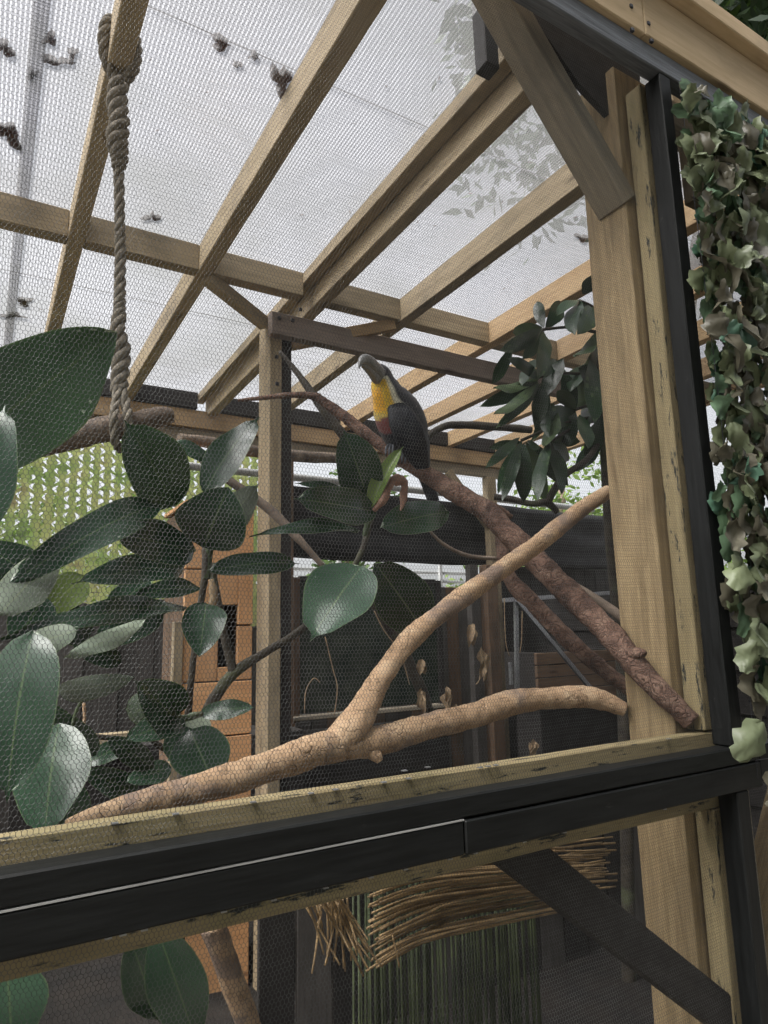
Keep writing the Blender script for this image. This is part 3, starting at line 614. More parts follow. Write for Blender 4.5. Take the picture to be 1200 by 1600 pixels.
# ------------------------------------------------------------------ rope
RP = empty('hanging_rope', P(185, 200, 1.86), 'thick twisted grey rope looped over the rafter and holding the log', 'rope')
def rope(pts, turns, sr=.56, n=12):
    path = spline(pts, n); L = len(path); out = [[], [], []]; prev = None
    for i, (p, r) in enumerate(path):
        d = (path[min(i + 1, L - 1)][0] - path[max(i - 1, 0)][0]).normalized()
        if prev is None: u = d.cross(Vector((1, .3, 0))).normalized()
        else: u = (prev - d * prev.dot(d)).normalized()
        prev = u; v = d.cross(u)
        for s in range(3):
            an = turns * 2 * math.pi * i / (L - 1) + s * 2.094
            out[s].append((p + (u * math.cos(an) + v * math.sin(an)) * r * sr, r * .60))
    for s in range(3): tube('strand', out[s], M['rope'], RP, 0, 8)
def rp(l): return pixpath(l)
def rz(l): return [(PZ(a, b_, z), rad(wd, PZ(a, b_, z))) for a, b_, z, wd in l]
rope(rz([(187, 140, 3.13, 19), (178, 118, 3.165, 19), (166, 92, 3.20, 18), (163, 58, 3.25, 18), (168, 34, 3.29, 17), (182, 32, 3.305, 14)]), 2.6)
rope(rz([(184, 140, 3.13, 18), (196, 124, 3.16, 18), (209, 104, 3.19, 18), (213, 78, 3.24, 17), (211, 56, 3.285, 15)]), 2.2)
rope(rp([(186, 128, 1.810, 24), (183, 160, 1.820, 26), (187, 190, 1.820, 25), (183, 220, 1.830, 27), (187, 245, 1.840, 22), (185, 262, 1.850, 17)]), 3, .7)
rope(rp([(185, 250, 1.850, 16), (187, 330, 1.860, 15), (188, 400, 1.870, 16), (187, 470, 1.870, 17), (187, 500, 1.870, 18)]), 5.5)
rope(rp([(187, 488, 1.870, 17), (184, 515, 1.860, 20), (190, 545, 1.860, 24), (188, 580, 1.860, 24), (186, 610, 1.855, 22)]), 2.4, .62)
rope(rp([(186, 600, 1.855, 15), (181, 630, 1.830, 13), (178, 655, 1.800, 13), (180, 690, 1.820, 13), (188, 702, 1.870, 13)]), 2.2)
rope(rp([(188, 600, 1.855, 15), (196, 630, 1.830, 14), (200, 655, 1.800, 14), (198, 690, 1.820, 14), (190, 702, 1.870, 13)]), 2.2)

# ------------------------------------------------------------------ leaves
def leafgeo(base, tip, nrm, width, bend=.06, cup=.12, tiplen=.10, shape=.82, nu=6, nv=16, th=.0009, wave=.014, fold=0., seed=0):
    """a leaf blade; two skins (top, underside)"""
    ax = tip - base; L = ax.length; d = ax.normalized(); n = (nrm - d * nrm.dot(d)).normalized(); s = d.cross(n)
    T = []; UV = []
    for j in range(nv + 1):
        t = j / nv; wd = math.sin(math.pi * min(1, t ** shape)) ** .72 * .5 * width
        if t > 1 - tiplen * 2: wd = min(wd, max(.0, (1 - t) / (tiplen * 2)) ** 1.4 * width * .16 + .0004) if t > 1 - tiplen else wd
        c = base + d * (L * t) + n * (bend * L * 4 * t * (1 - t)) - n * (bend * .6 * L * t * t)
        for i in range(nu + 1):
            q = -1 + 2 * i / nu
            off = n * (cup * wd * (q * q) * 1.0 + fold * wd * abs(q)) + n * (wave * L * math.sin(t * 11 + q * 2 + seed) * abs(q))
            tw_ = .22 * math.sin(seed * 5.3) * (t - .4); T.append(c + s * (q * wd * (1 + .05 * math.sin(t * 9 + seed + (q > 0) * 2))) + off + n * (tw_ * q * wd * 1.5)); UV.append((q, t))
    nV = len(T); V = T + [p - n * th for p in T]; Fc = []; fm = []
    for j in range(nv):
        for i in range(nu):
            a = j * (nu + 1) + i; f = (a, a + 1, a + nu + 2, a + nu + 1)
            Fc.append(f); fm.append(0); Fc.append(tuple(nV + k for k in reversed(f))); fm.append(1)
    # orient: the first face normal must point along n
    nn = (V[Fc[0][1]] - V[Fc[0][0]]).cross(V[Fc[0][3]] - V[Fc[0][0]])
    k = len(Fc) // 2
    e1 = (V[Fc[k][1]] - V[Fc[k][0]]).cross(V[Fc[k][3]] - V[Fc[k][0]])
    if e1.dot(n) < 0: Fc = [tuple(reversed(f)) for f in Fc]
    return V, Fc, fm, UV + UV
def leaf(parent, bx, by, tx, ty, wpx, Yb, Yt, flip=False, tilt=(0, 0), mats=('ficus', 'ficus_under'), name='leaf', **kw):
    b_ = P(bx, by, Yb); t_ = P(tx, ty, Yt); mid = (b_ + t_) * .5
    n = (EYE - mid).normalized() + RGT * tilt[0] + UPV * tilt[1]
    n.normalize()
    if flip: n = -n
    V, Fc, fm, uv = leafgeo(b_, t_, n, wpx * .95 * depth(mid) / F, seed=bx * .37, **kw)
    o = Vector(parent.location)
    return meshobj(name, local(V, o), Fc, None, parent, Matrix.Translation(o), True, [M[mats[0]], M[mats[1]]], fm, uv)
RB = empty('rubber_plant', P(300, 1600, 1.75), 'big rubber plant with glossy dark oval leaves at the left behind the mesh', 'plant')
RB.location.z = 0.02
def stem(lst, mat='stem', n=6, sides=8): return tube('stem', pixpath(lst), M[mat], RB, n, sides, .08, 3, 30)
p_ = P(285, 1420, 1.7)
stem([(262, 1700, 1.75, 30), (278, 1420, 1.72, 26), (285, 1240, 1.68, 24), (300, 1170, 1.65, 22), (330, 1100, 1.62, 20), (365, 1052, 1.6, 18), (410, 1022, 1.6, 14), (470, 984, 1.6, 12), (520, 935, 1.6, 10), (560, 872, 1.6, 9), (575, 830, 1.6, 10), (583, 795, 1.6, 9)])
stem([(365, 1052, 1.6, 16), (352, 1000, 1.6, 14), (340, 940, 1.6, 14), (330, 880, 1.6, 10)])
stem([(290, 1200, 1.68, 12), (297, 1080, 1.6, 11), (308, 980, 1.58, 10), (320, 900, 1.55, 12), (322, 855, 1.55, 14)])
stem([(300, 1170, 1.65, 12), (262, 1172, 1.62, 10), (230, 1150, 1.6, 8)])
stem([(315, 1115, 1.5, 9), (290, 1122, 1.48, 10), (272, 1115, 1.45, 9), (252, 1080, 1.42, 7)], 'stem_green')
stem([(570, 838, 1.58, 9), (576, 810, 1.57, 10), (582, 788, 1.56, 9)], 'stem_green')
stem([(110, 1150, 1.5, 7), (120, 1110, 1.48, 6), (135, 1085, 1.46, 5)], 'stem_green')
stem([(322, 905, 1.55, 14), (324, 870, 1.55, 16), (330, 845, 1.54, 12)], 'stem_green')
LV = [  # base px, tip px, width px, Y base, Y tip, flip, tilt, extra
 (-85, 716, 178, 522, 182, 1.25, 1.35, 0, (.2, .1), dict(bend=-.04, cup=.1, shape=.74, tiplen=.05, mats=('ficus_light', 'ficus_under'))),
 (-60, 860, 8, 628, 105, 1.2, 1.2, 0, (-.2, 0), {}),
 (272, 792, 196, 656, 108, 1.5, 1.42, 0, (.3, .2), dict(fold=.18, mats=('ficus_light', 'ficus_under'))),
 (318, 772, 404, 648, 62, 1.52, 1.5, 0, (-.4, .1), dict(bend=.08)),
 (272, 690, 333, 722, 26, 1.62, 1.6, 0, (.2, .3), {}),
 (248, 790, 2, 914, 66, 1.48, 1.25, 0, (0, .3), dict(bend=.10)),
 (305, 862, 172, 832, 74, 1.5, 1.35, 0, (0, .25), dict(bend=.03)),
 (318, 856, 356, 762, 118, 1.48, 1.40, 0, (0, .2), dict(shape=.8, tiplen=.03)),
 (322, 858, 404, 756, 62, 1.50, 1.56, 1, (.3, .3), {}),
 (288, 886, 116, 908, 56, 1.48, 1.3, 0, (0, .4), dict(bend=.05)),
 (326, 892, 470, 878, 44, 1.5, 1.55, 0, (0, .5), dict(bend=.06)),
 (292, 950, -5, 994, 44, 1.5, 1.22, 0, (0, .45), dict(bend=.07)),
 (312, 918, 203, 932, 36, 1.52, 1.45, 0, (0, .5), dict(bend=.08)),
 (322, 942, 312, 1024, 72, 1.5, 1.42, 0, (0, -.1), dict(shape=.75, tiplen=.03)),
 (132, 900, 64, 962, 62, 1.55, 1.5, 0, (0, .2), dict(mats=('ficus_young', 'ficus_young'))),
 (88, 862, -8, 968, 74, 1.32, 1.22, 1, (.1, .2), {}),
 (226, 968, 96, 1032, 34, 1.45, 1.3, 1, (0, .3), {}),
 (86, 1082, 206, 1060, 42, 1.3, 1.4, 1, (0, .25), dict(tiplen=.02)),
 (150, 1000, 262, 955, 60, 1.6, 1.62, 0, (0, .3), {}),
 (70, 968, 150, 985, 70, 1.55, 1.6, 0, (0, .3), {}),
 (52, 985, 8, 1255, 132, 1.17, 1.13, 0, (-.35, .35), dict(bend=.05, shape=.8)),
 (120, 985, 30, 1010, 46, 1.2, 1.2, 1, (0, .3), {}),
 (92, 1130, 68, 1310, 122, 1.28, 1.18, 0, (-.2, .45), dict(bend=.06)),
 (566, 884, 484, 999, 118, 1.42, 1.34, 0, (-.2, .35), dict(bend=.03, cup=.18)),
 (586, 880, 672, 1002, 92, 1.52, 1.6, 0, (.4, -.2), {}),
 (575, 782, 537, 670, 78, 1.58, 1.52, 0, (.1, .2), dict(fold=.2)),
 (578, 795, 629, 696, 30, 1.56, 1.5, 0, (-.5, .2), dict(mats=('ficus_young', 'ficus_young'), fold=.5)),
 (588, 800, 460, 778, 66, 1.56, 1.45, 0, (0, .3), dict(bend=.02)),
 (562, 830, 396, 832, 26, 1.57, 1.45, 0, (0, .5), dict(bend=.08)),
 (596, 824, 708, 798, 58, 1.58, 1.66, 0, (0, .2), {}),
 (545, 768, 462, 754, 16, 1.62, 1.6, 0, (0, .4), dict(bend=.05)),
 (272, 1122, 212, 1064, 82, 1.46, 1.36, 0, (-.2, .3), dict(fold=.35, shape=.7)),
 (262, 1110, 192, 1108, 60, 1.47, 1.42, 1, (.2, .2), {}),
 (312, 1116, 400, 1104, 34, 1.5, 1.45, 0, (0, .5), dict(bend=.05)),
 (296, 1140, 338, 1236, 94, 1.42, 1.36, 0, (.1, .3), dict(shape=.72, tiplen=.02)),
 (290, 1128, 192, 1156, 48, 1.46, 1.38, 0, (0, .5), {}),
 (300, 1138, 262, 1190, 60, 1.5, 1.5, 0, (0, .1), {}),
 (268, 1200, 196, 1222, 40, 1.6, 1.55, 0, (0, .3), {}),
 (205, 1160, 128, 1196, 34, 1.7, 1.7, 0, (0, .4), {}),
 (288, 1120, 330, 1150, 46, 1.52, 1.5, 1, (0, .3), {}),
 (245, 1450, 310, 1640, 90, 1.5, 1.50, 0, (.2, -.35), {}),
 (205, 1470, 250, 1600, 70, 1.6, 1.62, 0, (.1, -.4), {}),
 (10, 1500, 20, 1660, 110, 1.3, 1.26, 0, (.1, -.25), {}),
 (120, 960, 10, 1050, 60, 1.5, 1.45, 0, (0, .1), {}),
 (60, 905, -30, 850, 70, 1.4, 1.4, 0, (0, .1), {}),
 (215, 800, 258, 760, 40, 1.55, 1.55, 1, (.2, .1), {}),
 (150, 1180, 60, 1110, 58, 1.55, 1.5, 0, (0, -.1), {}), (110, 1160, 20, 1090, 62, 1.6, 1.55, 0, (0, .1), {}), (215, 1240, 130, 1205, 46, 1.6, 1.55, 0, (0, .2), {}), (190, 1035, 110, 1000, 44, 1.65, 1.62, 0, (0, .2), {}), (130, 1290, 60, 1190, 64, 1.42, 1.4, 0, (.2, 0), {}), (240, 1200, 165, 1150, 40, 1.58, 1.55, 0, (0, .1), {}), (70, 930, 20, 1010, 70, 1.45, 1.4, 0, (.2, .2), {}), (235, 905, 160, 965, 50, 1.6, 1.58, 0, (0, .3), {}),
]
for a in LV:
    kw = dict(a[9]); leaf(RB, a[0], a[1], a[2], a[3], a[4], a[5], a[6], a[7], a[8], **kw)
# dried sheaths hanging on the plant
def wisp(name, lst, label, cat, mat='sheath', rough=.35):
    return tag(tube(name, pixpath(lst), M[mat], None, 5, 7, rough, random.random() * 9, 60), label, cat)
wisp('dried_leaf', [(584, 798, 1.55, 6), (598, 780, 1.53, 16), (610, 755, 1.52, 12), (622, 750, 1.52, 20), (632, 757, 1.52, 12), (630, 780, 1.53, 12), (626, 798, 1.53, 2)], 'curled pink dried leaf sheath at the top of the rubber plant shoot', 'dried leaf')
wisp('dried_leaf', [(330, 905, 1.5, 8), (334, 930, 1.5, 14), (331, 955, 1.5, 10), (336, 966, 1.5, 14), (331, 976, 1.5, 3)], 'brown shrivelled dried leaf hanging from the rubber plant stem', 'dried leaf', 'drywisp')
for i, (x, y, l, lab) in enumerate([(738, 975, 34, 'top right brown dried leaf hanging behind the pale fork'), (658, 1075, 44, 'brown dried leaf tuft just right of the pale fork, lowest at left'), (698, 1072, 40, 'narrow dried leaf hanging between the tuft and the post'), (752, 1010, 56, 'long dried leaf strip on the brown back post'), (712, 1100, 24, 'small dried scrap above the level pale branch'), (660, 1030, 24, 'small dried scrap directly under the pale fork'), (833, 1155, 26, 'dried scrap hanging below the level pale branch')]):
    DL = empty('dried_leaf', P(x, y, 2.6), lab, 'dried leaf')
    for k in range(3): leaf(DL, x + k, y + k * 4, x + random.uniform(-7, 7), y + l * random.uniform(.7, 1.1), random.uniform(9, 17), 2.6, 2.6 + random.uniform(-.03, .03), k == 1, (random.uniform(-.8, .8), 0), ('drywisp', 'drywisp'), 'blade', nu=4, nv=8, wave=.10, fold=random.uniform(.3, .9), bend=.12)
for i, (pts, lab) in enumerate([([(508, 995), (520, 1045), (527, 1075), (522, 1120)], 'thin pale hanging vine below the glossy round leaf'), ([(476, 1115), (478, 1080), (490, 1060), (500, 1066)], 'hooked thin vine left of the pale fork'), ([(585, 955), (600, 985), (625, 1020), (640, 1070)], 'thin vine strand behind the upper pale fork'), ([(788, 935), (790, 1000), (796, 1025)], 'short pale strand hanging left of the metal bracket'), ([(816, 955), (815, 1000), (812, 1020)], 'tan strand hanging on the metal bracket')]):
    tag(tube('vine_strand', [(P(x, y, 2.3), .0022) for x, y in pts], M['drywisp'], None, 5, 5), lab, 'vine')

# ------------------------------------------------------------------ umbrella plant at the right
UPL = empty('umbrella_plant', P(960, 1600, 2.3), 'umbrella plant with drooping dark leaflets beside the corner post', 'plant'); UPL.location.z = .02
def ustem(l): tube('stem', pixpath(l), M['stem'], UPL, 6, 8, .1, 3, 30)
ustem([(985, 1700, 2.3, 22), (975, 1100, 2.2, 20), (955, 850, 2.1, 18), (945, 690, 2.05, 16), (940, 560, 2.0, 14), (950, 430, 2.0, 12)])
ustem([(855, 785, 2.05, 13), (880, 745, 2.05, 11), (915, 720, 2.05, 10), (935, 690, 2.05, 10), (944, 660, 2.05, 10)])
ustem([(772, 776, 2.2, 11), (800, 780, 2.15, 10), (830, 787, 2.1, 10), (855, 785, 2.05, 12), (870, 800, 2.05, 10)])
for hub, pet in (((815, 688), (935, 650)), ((835, 590), (935, 588)), ((848, 515), (935, 520)), ((905, 470), (945, 500)), ((920, 560), (942, 590)), ((860, 690), (940, 655)), ((900, 640), (942, 640))):
    ustem([(pet[0], pet[1], 2.03, 6), ((hub[0] + pet[0]) / 2, (hub[1] + pet[1]) / 2 - 6, 2.05, 5), (hub[0], hub[1], 2.05, 5)])
UL = [ # hub index leaflets: base, tip, width
 (815, 690, 778, 770, 30), (815, 690, 800, 738, 26), (812, 692, 786, 780, 26), (818, 692, 818, 785, 36), (822, 690, 852, 782, 38), (824, 690, 842, 700, 20), (815, 690, 764, 700, 18), (812, 684, 760, 730, 22), (830, 690, 888, 760, 34),
 (842, 596, 752, 635, 30), (842, 596, 770, 652, 26), (845, 598, 778, 668, 24), (845, 600, 790, 640, 26), (842, 592, 796, 560, 30), (848, 600, 842, 660, 34), (850, 602, 838, 672, 40), (845, 590, 768, 610, 26), (850, 590, 870, 560, 22),
 (848, 515, 785, 548, 34), (850, 515, 818, 560, 32), (850, 512, 838, 470, 26), (850, 518, 842, 590, 40), (848, 512, 800, 520, 30), (852, 515, 880, 470, 34),
 (905, 470, 895, 520, 44), (905, 470, 920, 515, 36), (905, 468, 870, 490, 30), (910, 460, 930, 430, 30),
 (920, 562, 902, 640, 48), (922, 562, 930, 660, 46), (920, 565, 890, 610, 40), (925, 570, 940, 640, 40),
 (860, 690, 838, 780, 34), (862, 690, 890, 720, 30), (862, 688, 905, 690, 28), (860, 690, 880, 770, 36), (858, 685, 850, 640, 24),
 (935, 600, 905, 575, 40), (938, 610, 915, 670, 44), (940, 650, 915, 720, 40), (930, 520, 900, 560, 40), (936, 540, 912, 600, 44), (940, 690, 900, 735, 34), (925, 480, 905, 520, 40), (880, 560, 850, 620, 38), (880, 575, 895, 650, 36), (870, 640, 850, 700, 34), (800, 540, 770, 600, 26), (842, 560, 815, 600, 34),
 (900, 645, 840, 660, 46), (900, 645, 880, 700, 42), (905, 648, 920, 700, 36), (900, 640, 870, 610, 30), (830, 690, 868, 628, 24),
]
for i, (a, b_, c_, d_, wd) in enumerate(UL):
    y0 = 2.03 + .05 * math.sin(i * 1.7); leaf(UPL, a, b_, c_, d_, wd * .82, y0, y0 - .02 + .09 * math.sin(i * 2.3), i % 6 == 4, (.5 * math.sin(i * 3.1), .3 * math.cos(i * 1.9)), ('scheff', 'scheff_under'), 'leaflet', nu=4, nv=9, bend=.05, shape=1.15, tiplen=.09)

# ------------------------------------------------------------------ toucan
def toucan():
    Y0 = 1.80; org = P(628, 690, Y0)
    T = empty('toucan', org, 'toucan with yellow throat, black back and grey bill perched on the red-brown branch', 'bird')
    mb, t, b, out = newmat('toucan plumage'); at = nd(t, 'ShaderNodeVertexColor'); at.layer_name = 'plumage'
    fn = noi(t, coords(t, (30, 30, 9), False), 9, 4); cm = mix(t, .35, at.outputs[0], mix(t, 1., at.outputs[0], ramp(t, fn, [(.3, (.45,) * 3), (.7, (1.3,) * 3)]), 'MULTIPLY'))
    t.links.new(cm, b.inputs['Base Color']); b.inputs['Roughness'].default_value = .62; b.inputs['Sheen Weight'].default_value = .12; bump(t, b, fn, .4, .004)
    # rings: px, py, Y, half width across the picture (px), half depth (px)
    rings = [(658, 738, 1.84, 8, 8), (655, 724, 1.83, 14, 13), (646, 704, 1.82, 24, 22), (637, 684, 1.81, 34, 31), (629, 664, 1.80, 38, 36), (620, 644, 1.79, 37, 35), (612, 628, 1.78, 32, 31), (605, 614, 1.77, 25, 25), (600, 601, 1.765, 21, 20), (597, 590, 1.76, 17, 18), (594, 581, 1.755, 15, 16), (592, 574, 1.752, 11, 12), (591, 569, 1.75, 5, 6)]
    pts = [(P(a, c_, y), (h, dp)) for a, c_, y, h, dp in rings]
    fine = []; q = [pts[0]] + pts + [pts[-1]]; ns = 5
    for i in range(1, len(q) - 2):
        for k in range(ns):
            tt = k / ns
            def cr(a, b_, c_, d_): return .5 * ((2 * b_) + (c_ - a) * tt + (2 * a - 5 * b_ + 4 * c_ - d_) * tt * tt + (3 * b_ - a - 3 * c_ + d_) * tt ** 3)
            fine.append((cr(*[q[i + o_][0] for o_ in (-1, 0, 1, 2)]), cr(*[q[i + o_][1][0] for o_ in (-1, 0, 1, 2)]), cr(*[q[i + o_][1][1] for o_ in (-1, 0, 1, 2)])))
    fine.append((pts[-1][0], pts[-1][1][0], pts[-1][1][1]))
    V = []; Fc = []; col = []; ns_ = 36; n = len(fine)
    for i, (p, h, dp) in enumerate(fine):
        d = (fine[min(i + 1, n - 1)][0] - fine[max(i - 1, 0)][0]).normalized()
        sx = RGT - d * RGT.dot(d); sx.normalize(); dz = d.cross(sx).normalized(); s = depth(p) / F
        if dz.dot(FWD) > 0: dz = -dz                # dz points to the viewer's side
        for k in range(ns_):
            an = 2 * math.pi * k / ns_; ca, sa = math.cos(an), math.sin(an)
            v = p + sx * (ca * h * s) + dz * (sa * dp * s); v = v + (v - p).normalized() * .0015 * noise.noise(v * 90); V.append(v)
            u = i / (n - 1); nz_ = noise.noise(v * 45) * .05; front = -ca + .25 * sa + nz_; c_ = (.014, .015, .022)
            if u > .47 and front > -.38 and u < .80: c_ = (.62, .60, .46)
            if .45 < u + nz_ * .5 < .745 and front > .05: c_ = (.80, .52, .05)
            if .50 < u < .66 and front > .45: c_ = (.85, .44, .03)
            if .35 < u + nz_ * .5 <= .45 and front > .42: c_ = (.18, .045, .04)
            if .45 < u + nz_ <= .49 and front > .2: c_ = (.66, .48, .12)
            if u >= .78: c_ = (.17, .18, .17) if front > -.1 else (.02, .02, .025)
            if .735 < u < .80 and front > .2: c_ = (.30, .30, .28)
            col.append((*c_, 1))
    for i in range(n - 1):
        for k in range(ns_): k2 = (k + 1) % ns_; Fc.append((i * ns_ + k, i * ns_ + k2, (i + 1) * ns_ + k2, (i + 1) * ns_ + k))
    Fc.append(tuple(range(ns_ - 1, -1, -1))); Fc.append(tuple((n - 1) * ns_ + k for k in range(ns_)))
    body = meshobj('body', local(V, org), Fc, mb, T, Matrix.Translation(org), True)
    ca_ = body.data.color_attributes.new('plumage', 'FLOAT_COLOR', 'POINT'); ca_.data.foreach_set('color', np.array(col, 'f').ravel())
    blk = simple('black wing feathers', (.010, .012, .020), .5, 0, (.005, .006, .010), 40, .4)
    def feathers(name, rows, mat):                  # a folded wing or tail: flat tapering blade with depth
        V = []; Fc = []; m = 10
        for (px, py, Y, hw, th) in rows:
            p = P(px, py, Y); s = depth(p) / F
            for k in range(m):
                an = 2 * math.pi * k / m; V.append(p + RGT * (math.cos(an) * hw * s) - FWD * (math.sin(an) * th * s))
        for i in range(len(rows) - 1):
            for k in range(m): k2 = (k + 1) % m; Fc.append((i * m + k, i * m + k2, (i + 1) * m + k2, (i + 1) * m + k))
        Fc.append(tuple(range(m))); Fc.append(tuple((len(rows) - 1) * m + k for k in range(m - 1, -1, -1)))
        return meshobj(name, local(V, org), Fc, mat, T, Matrix.Translation(org), True)
    feathers('wing', [(616, 622, 1.74, 6, 3), (625, 640, 1.725, 20, 7), (635, 665, 1.715, 27, 9), (645, 695, 1.725, 25, 8), (655, 722, 1.755, 16, 6), (664, 742, 1.785, 7, 3)], blk)
    feathers('wing', [(622, 622, 1.84, 6, 3), (632, 640, 1.855, 17, 7), (643, 665, 1.865, 24, 9), (652, 695, 1.87, 20, 8), (660, 722, 1.87, 12, 6), (667, 742, 1.87, 5, 3)], blk)
    feathers('tail', [(656, 725, 1.84, 12, 5), (662, 742, 1.845, 11, 4), (669, 760, 1.855, 10, 3.5), (677, 782, 1.865, 10, 3)], blk)
    bm_ = bark('bill horn', (.20, .20, .19), (.13, .13, .13), (.08, .085, .09), (25, 12, 9), .1); bm_.node_tree.nodes['Principled BSDF'].inputs['Roughness'].default_value = .35
    def bill(name, l, sx=1.):
        path = spline([(P(a, c_, y), rad(wd, P(a, c_, y))) for a, c_, y, wd in l], 5); V, Fc = tubegeo(path, 14)
        return meshobj(name, local(V, org), Fc, bm_, T, Matrix.Translation(org), True)
    bu = bill('upper_bill', [(594, 585, 1.745, 20), (586, 575, 1.71, 20), (578, 566, 1.67, 19), (570, 561, 1.635, 16), (564, 564, 1.61, 10), (561.5, 572, 1.60, 4), (561, 577, 1.598, 1)])
    bill('lower_bill', [(589, 593, 1.742, 16), (581, 583, 1.71, 14), (573, 575, 1.67, 11), (567, 571, 1.64, 7), (564, 571, 1.622, 3)])
    ey = simple('eye', (.01, .01, .01), .1); sk = simple('bare skin round the eye', (.16, .17, .19), .5)
    for (x, y, yy) in ((600, 580, 1.728),):
        p = P(x, y, yy)
        for nm, r, mt, off in (('eye_ring', .0068, sk, 0), ('eye', .0042, ey, -.004)):
            bm = bmesh.new(); bmesh.ops.create_uvsphere(bm, u_segments=12, v_segments=8, radius=r); me = bpy.data.meshes.new(nm); bm.to_mesh(me); bm.free(); me.materials.append(mt)
            me.polygons.foreach_set('use_smooth', [True] * len(me.polygons)); link(bpy.data.objects.new(nm, me), T, Matrix.Translation(p + FWD * off))
    ft = simple('grey blue foot', (.10, .11, .13), .6)
    for x, y, yy in ((608, 694, 1.84), (628, 706, 1.83)):
        lg = tube('leg', pixpath([(x + 14, y - 16, yy - .01, 10), (x + 8, y - 6, yy - .015, 6), (x + 4, y, yy - .02, 5)]), ft, T, 4, 7)
        for dx in (-4, 1, 6): tube('toe', pixpath([(x + 4, y - 1, yy - .02, 4.5), (x + dx, y + 5, yy - .045, 4.5), (x + dx - 1, y + 14, yy - .05, 3.5), (x + dx - 2, y + 18, yy - .045, 1.5)]), ft, T, 4, 6)
    return T
toucan()

# ------------------------------------------------------------------ reed bundle, broken straw and green reed screen below the rail
RE = empty('reed_bundle', P(600, 1500, 1.75), 'bundle of thin tan reeds fanning out under the rail', 'reed bundle')
for k in range(64):
    f = (k % 32) / 31; y0 = 1335 + 178 * f + random.uniform(-5, 5); yo = random.uniform(0, .10); x0 = 578 + random.uniform(-6, 18)
    end = 860 + random.uniform(-40, 90); y2 = 1318 + 88 * f + random.uniform(-4, 4); midx = (x0 + end) / 2
    my = y0 * .48 + y2 * .52 - 9 + random.uniform(-3, 3)
    tube('reed', pixpath([(x0, y0, 1.70 + yo, 3.6), (x0 + 70, y0 - (y0 - my) * .55 - 4, 1.71 + yo, 4.4), (midx, my, 1.72 + yo, 4.2), (end, y2 + 10 * f, 1.75 + yo, 3)]), M['straw'], RE, 4, 5, .1, k, 40)
tube('tie', pixpath([(613, 1462, 1.69, 3), (620, 1490, 1.685, 3), (624, 1512, 1.69, 3)]), M['straw'], RE, 3, 5)
RE2 = empty('rear_reeds', P(900, 1360, 1.95), 'short cluster of reeds right of the bundle behind the dark brace', 'reed bundle')
for k in range(18):
    y0 = 1318 + k * 4.2 + random.uniform(-4, 4); tube('reed', pixpath([(845 + random.uniform(-10, 30), y0 + 6, 1.95, 3), (900, y0 - 2 + random.uniform(-2, 2), 1.95, 4), (960 + random.uniform(-20, 5), y0 - 8, 1.95, 3)]), M['straw'], RE2, 3, 5)
BS = empty('broken_straw', P(530, 1500, 1.6), 'tuft of broken straw hanging left of the reed bundle', 'straw')
for k in range(30):
    x0 = 480 + random.uniform(-6, 66); y0 = 1402 + random.uniform(-8, 14); a = random.uniform(-.2, .75); l = random.uniform(35, 118)
    tube('stalk', pixpath([(x0, y0, 1.62 + random.uniform(-.04, .04), 4), (x0 + l * .5 * a + 2, y0 + l * .5, 1.62, 4), (x0 + l * a * 1.05, y0 + l, 1.60 + random.uniform(-.04, .04), 3)]), M['straw'], BS, 3, 5)
GR = empty('reed_screen', P(700, 1600, 1.95), 'green tinted upright reed screen standing under the reed bundle', 'reed screen'); GR.location.z = 0
V = []; Fc = []
for k in range(95):
    x = 1.05 + k * .0078 + random.uniform(-.002, .002); y = 2.0 + random.uniform(-.012, .012)
    v, f = tubegeo([(Vector((x, y, 0)), .0042), (Vector((x + random.uniform(-.006, .006), y, .42)), .0040), (Vector((x + random.uniform(-.01, .01), y, .90 + random.uniform(-.05, .04))), .0036)], 5)
    Fc += [tuple(len(V) + i for i in ff) for ff in f]; V += v
tag(meshobj('reeds', local(V, GR.location), Fc, M['reed_green'], GR, Matrix.Translation(GR.location), True), kind='stuff')
LB = empty('low_boards', (1.4, 2.5, 0), 'dark upright boards behind the reed screen', 'boards')
for k in range(14): box('board', LB, .95 + k * .15, 1.09 + k * .15, 2.55, 2.57, 0, .88 + .02 * (k % 3), M['grey_slat'] if k % 4 == 1 else M['dark_wood'])

# ------------------------------------------------------------------ camouflage net on the right
CN = empty('camouflage_net', (1.9, .97, 1.3), 'green and brown camouflage netting hung outside right of the black stile', 'netting')
def camoleaf(seed):
    rs = random.Random(seed); nu, nv = 6, 8; V = []; Fc = []; tw = rs.uniform(-.9, .9); cu = rs.uniform(.2, .65) * rs.choice((-1, 1)); L = rs.uniform(.10, .15); W = rs.uniform(.075, .105); bd = rs.uniform(-.3, .6)
    for j in range(nv + 1):
        t = j / nv
        wd = W * .5 * (math.sin(math.pi * (t * .86 + .08)) ** .7 + .18 * math.sin(t * 17 + seed))
        for i in range(nu + 1):
            q = -1 + 2 * i / nu; an = tw * (t - .5); x = q * wd; y = -cu * wd * q * q * .9 - .012 * math.sin(t * 5 + seed) - bd * L * (t - .5) ** 2
            y += .006 * math.sin(q * 5 + t * 7 + seed * 3)
            V.append((x * math.cos(an) - y * math.sin(an), x * math.sin(an) + y * math.cos(an) - .01, -t * L))
    for j in range(nv):
        for i in range(nu): a = j * (nu + 1) + i; Fc.append((a, a + 1, a + nu + 2, a + nu + 1))
    me = bpy.data.meshes.new('cloth_leaf'); me.from_pydata(V, [], Fc); me.polygons.foreach_set('use_smooth', [True] * len(Fc)); me.update(); return me
variants = [camoleaf(i) for i in range(10)]; cl = []
for me in variants:
    for m in CAMO:
        c_ = me.copy(); c_.materials.append(m); cl.append(c_)
zt = 3.04; cnt = 0
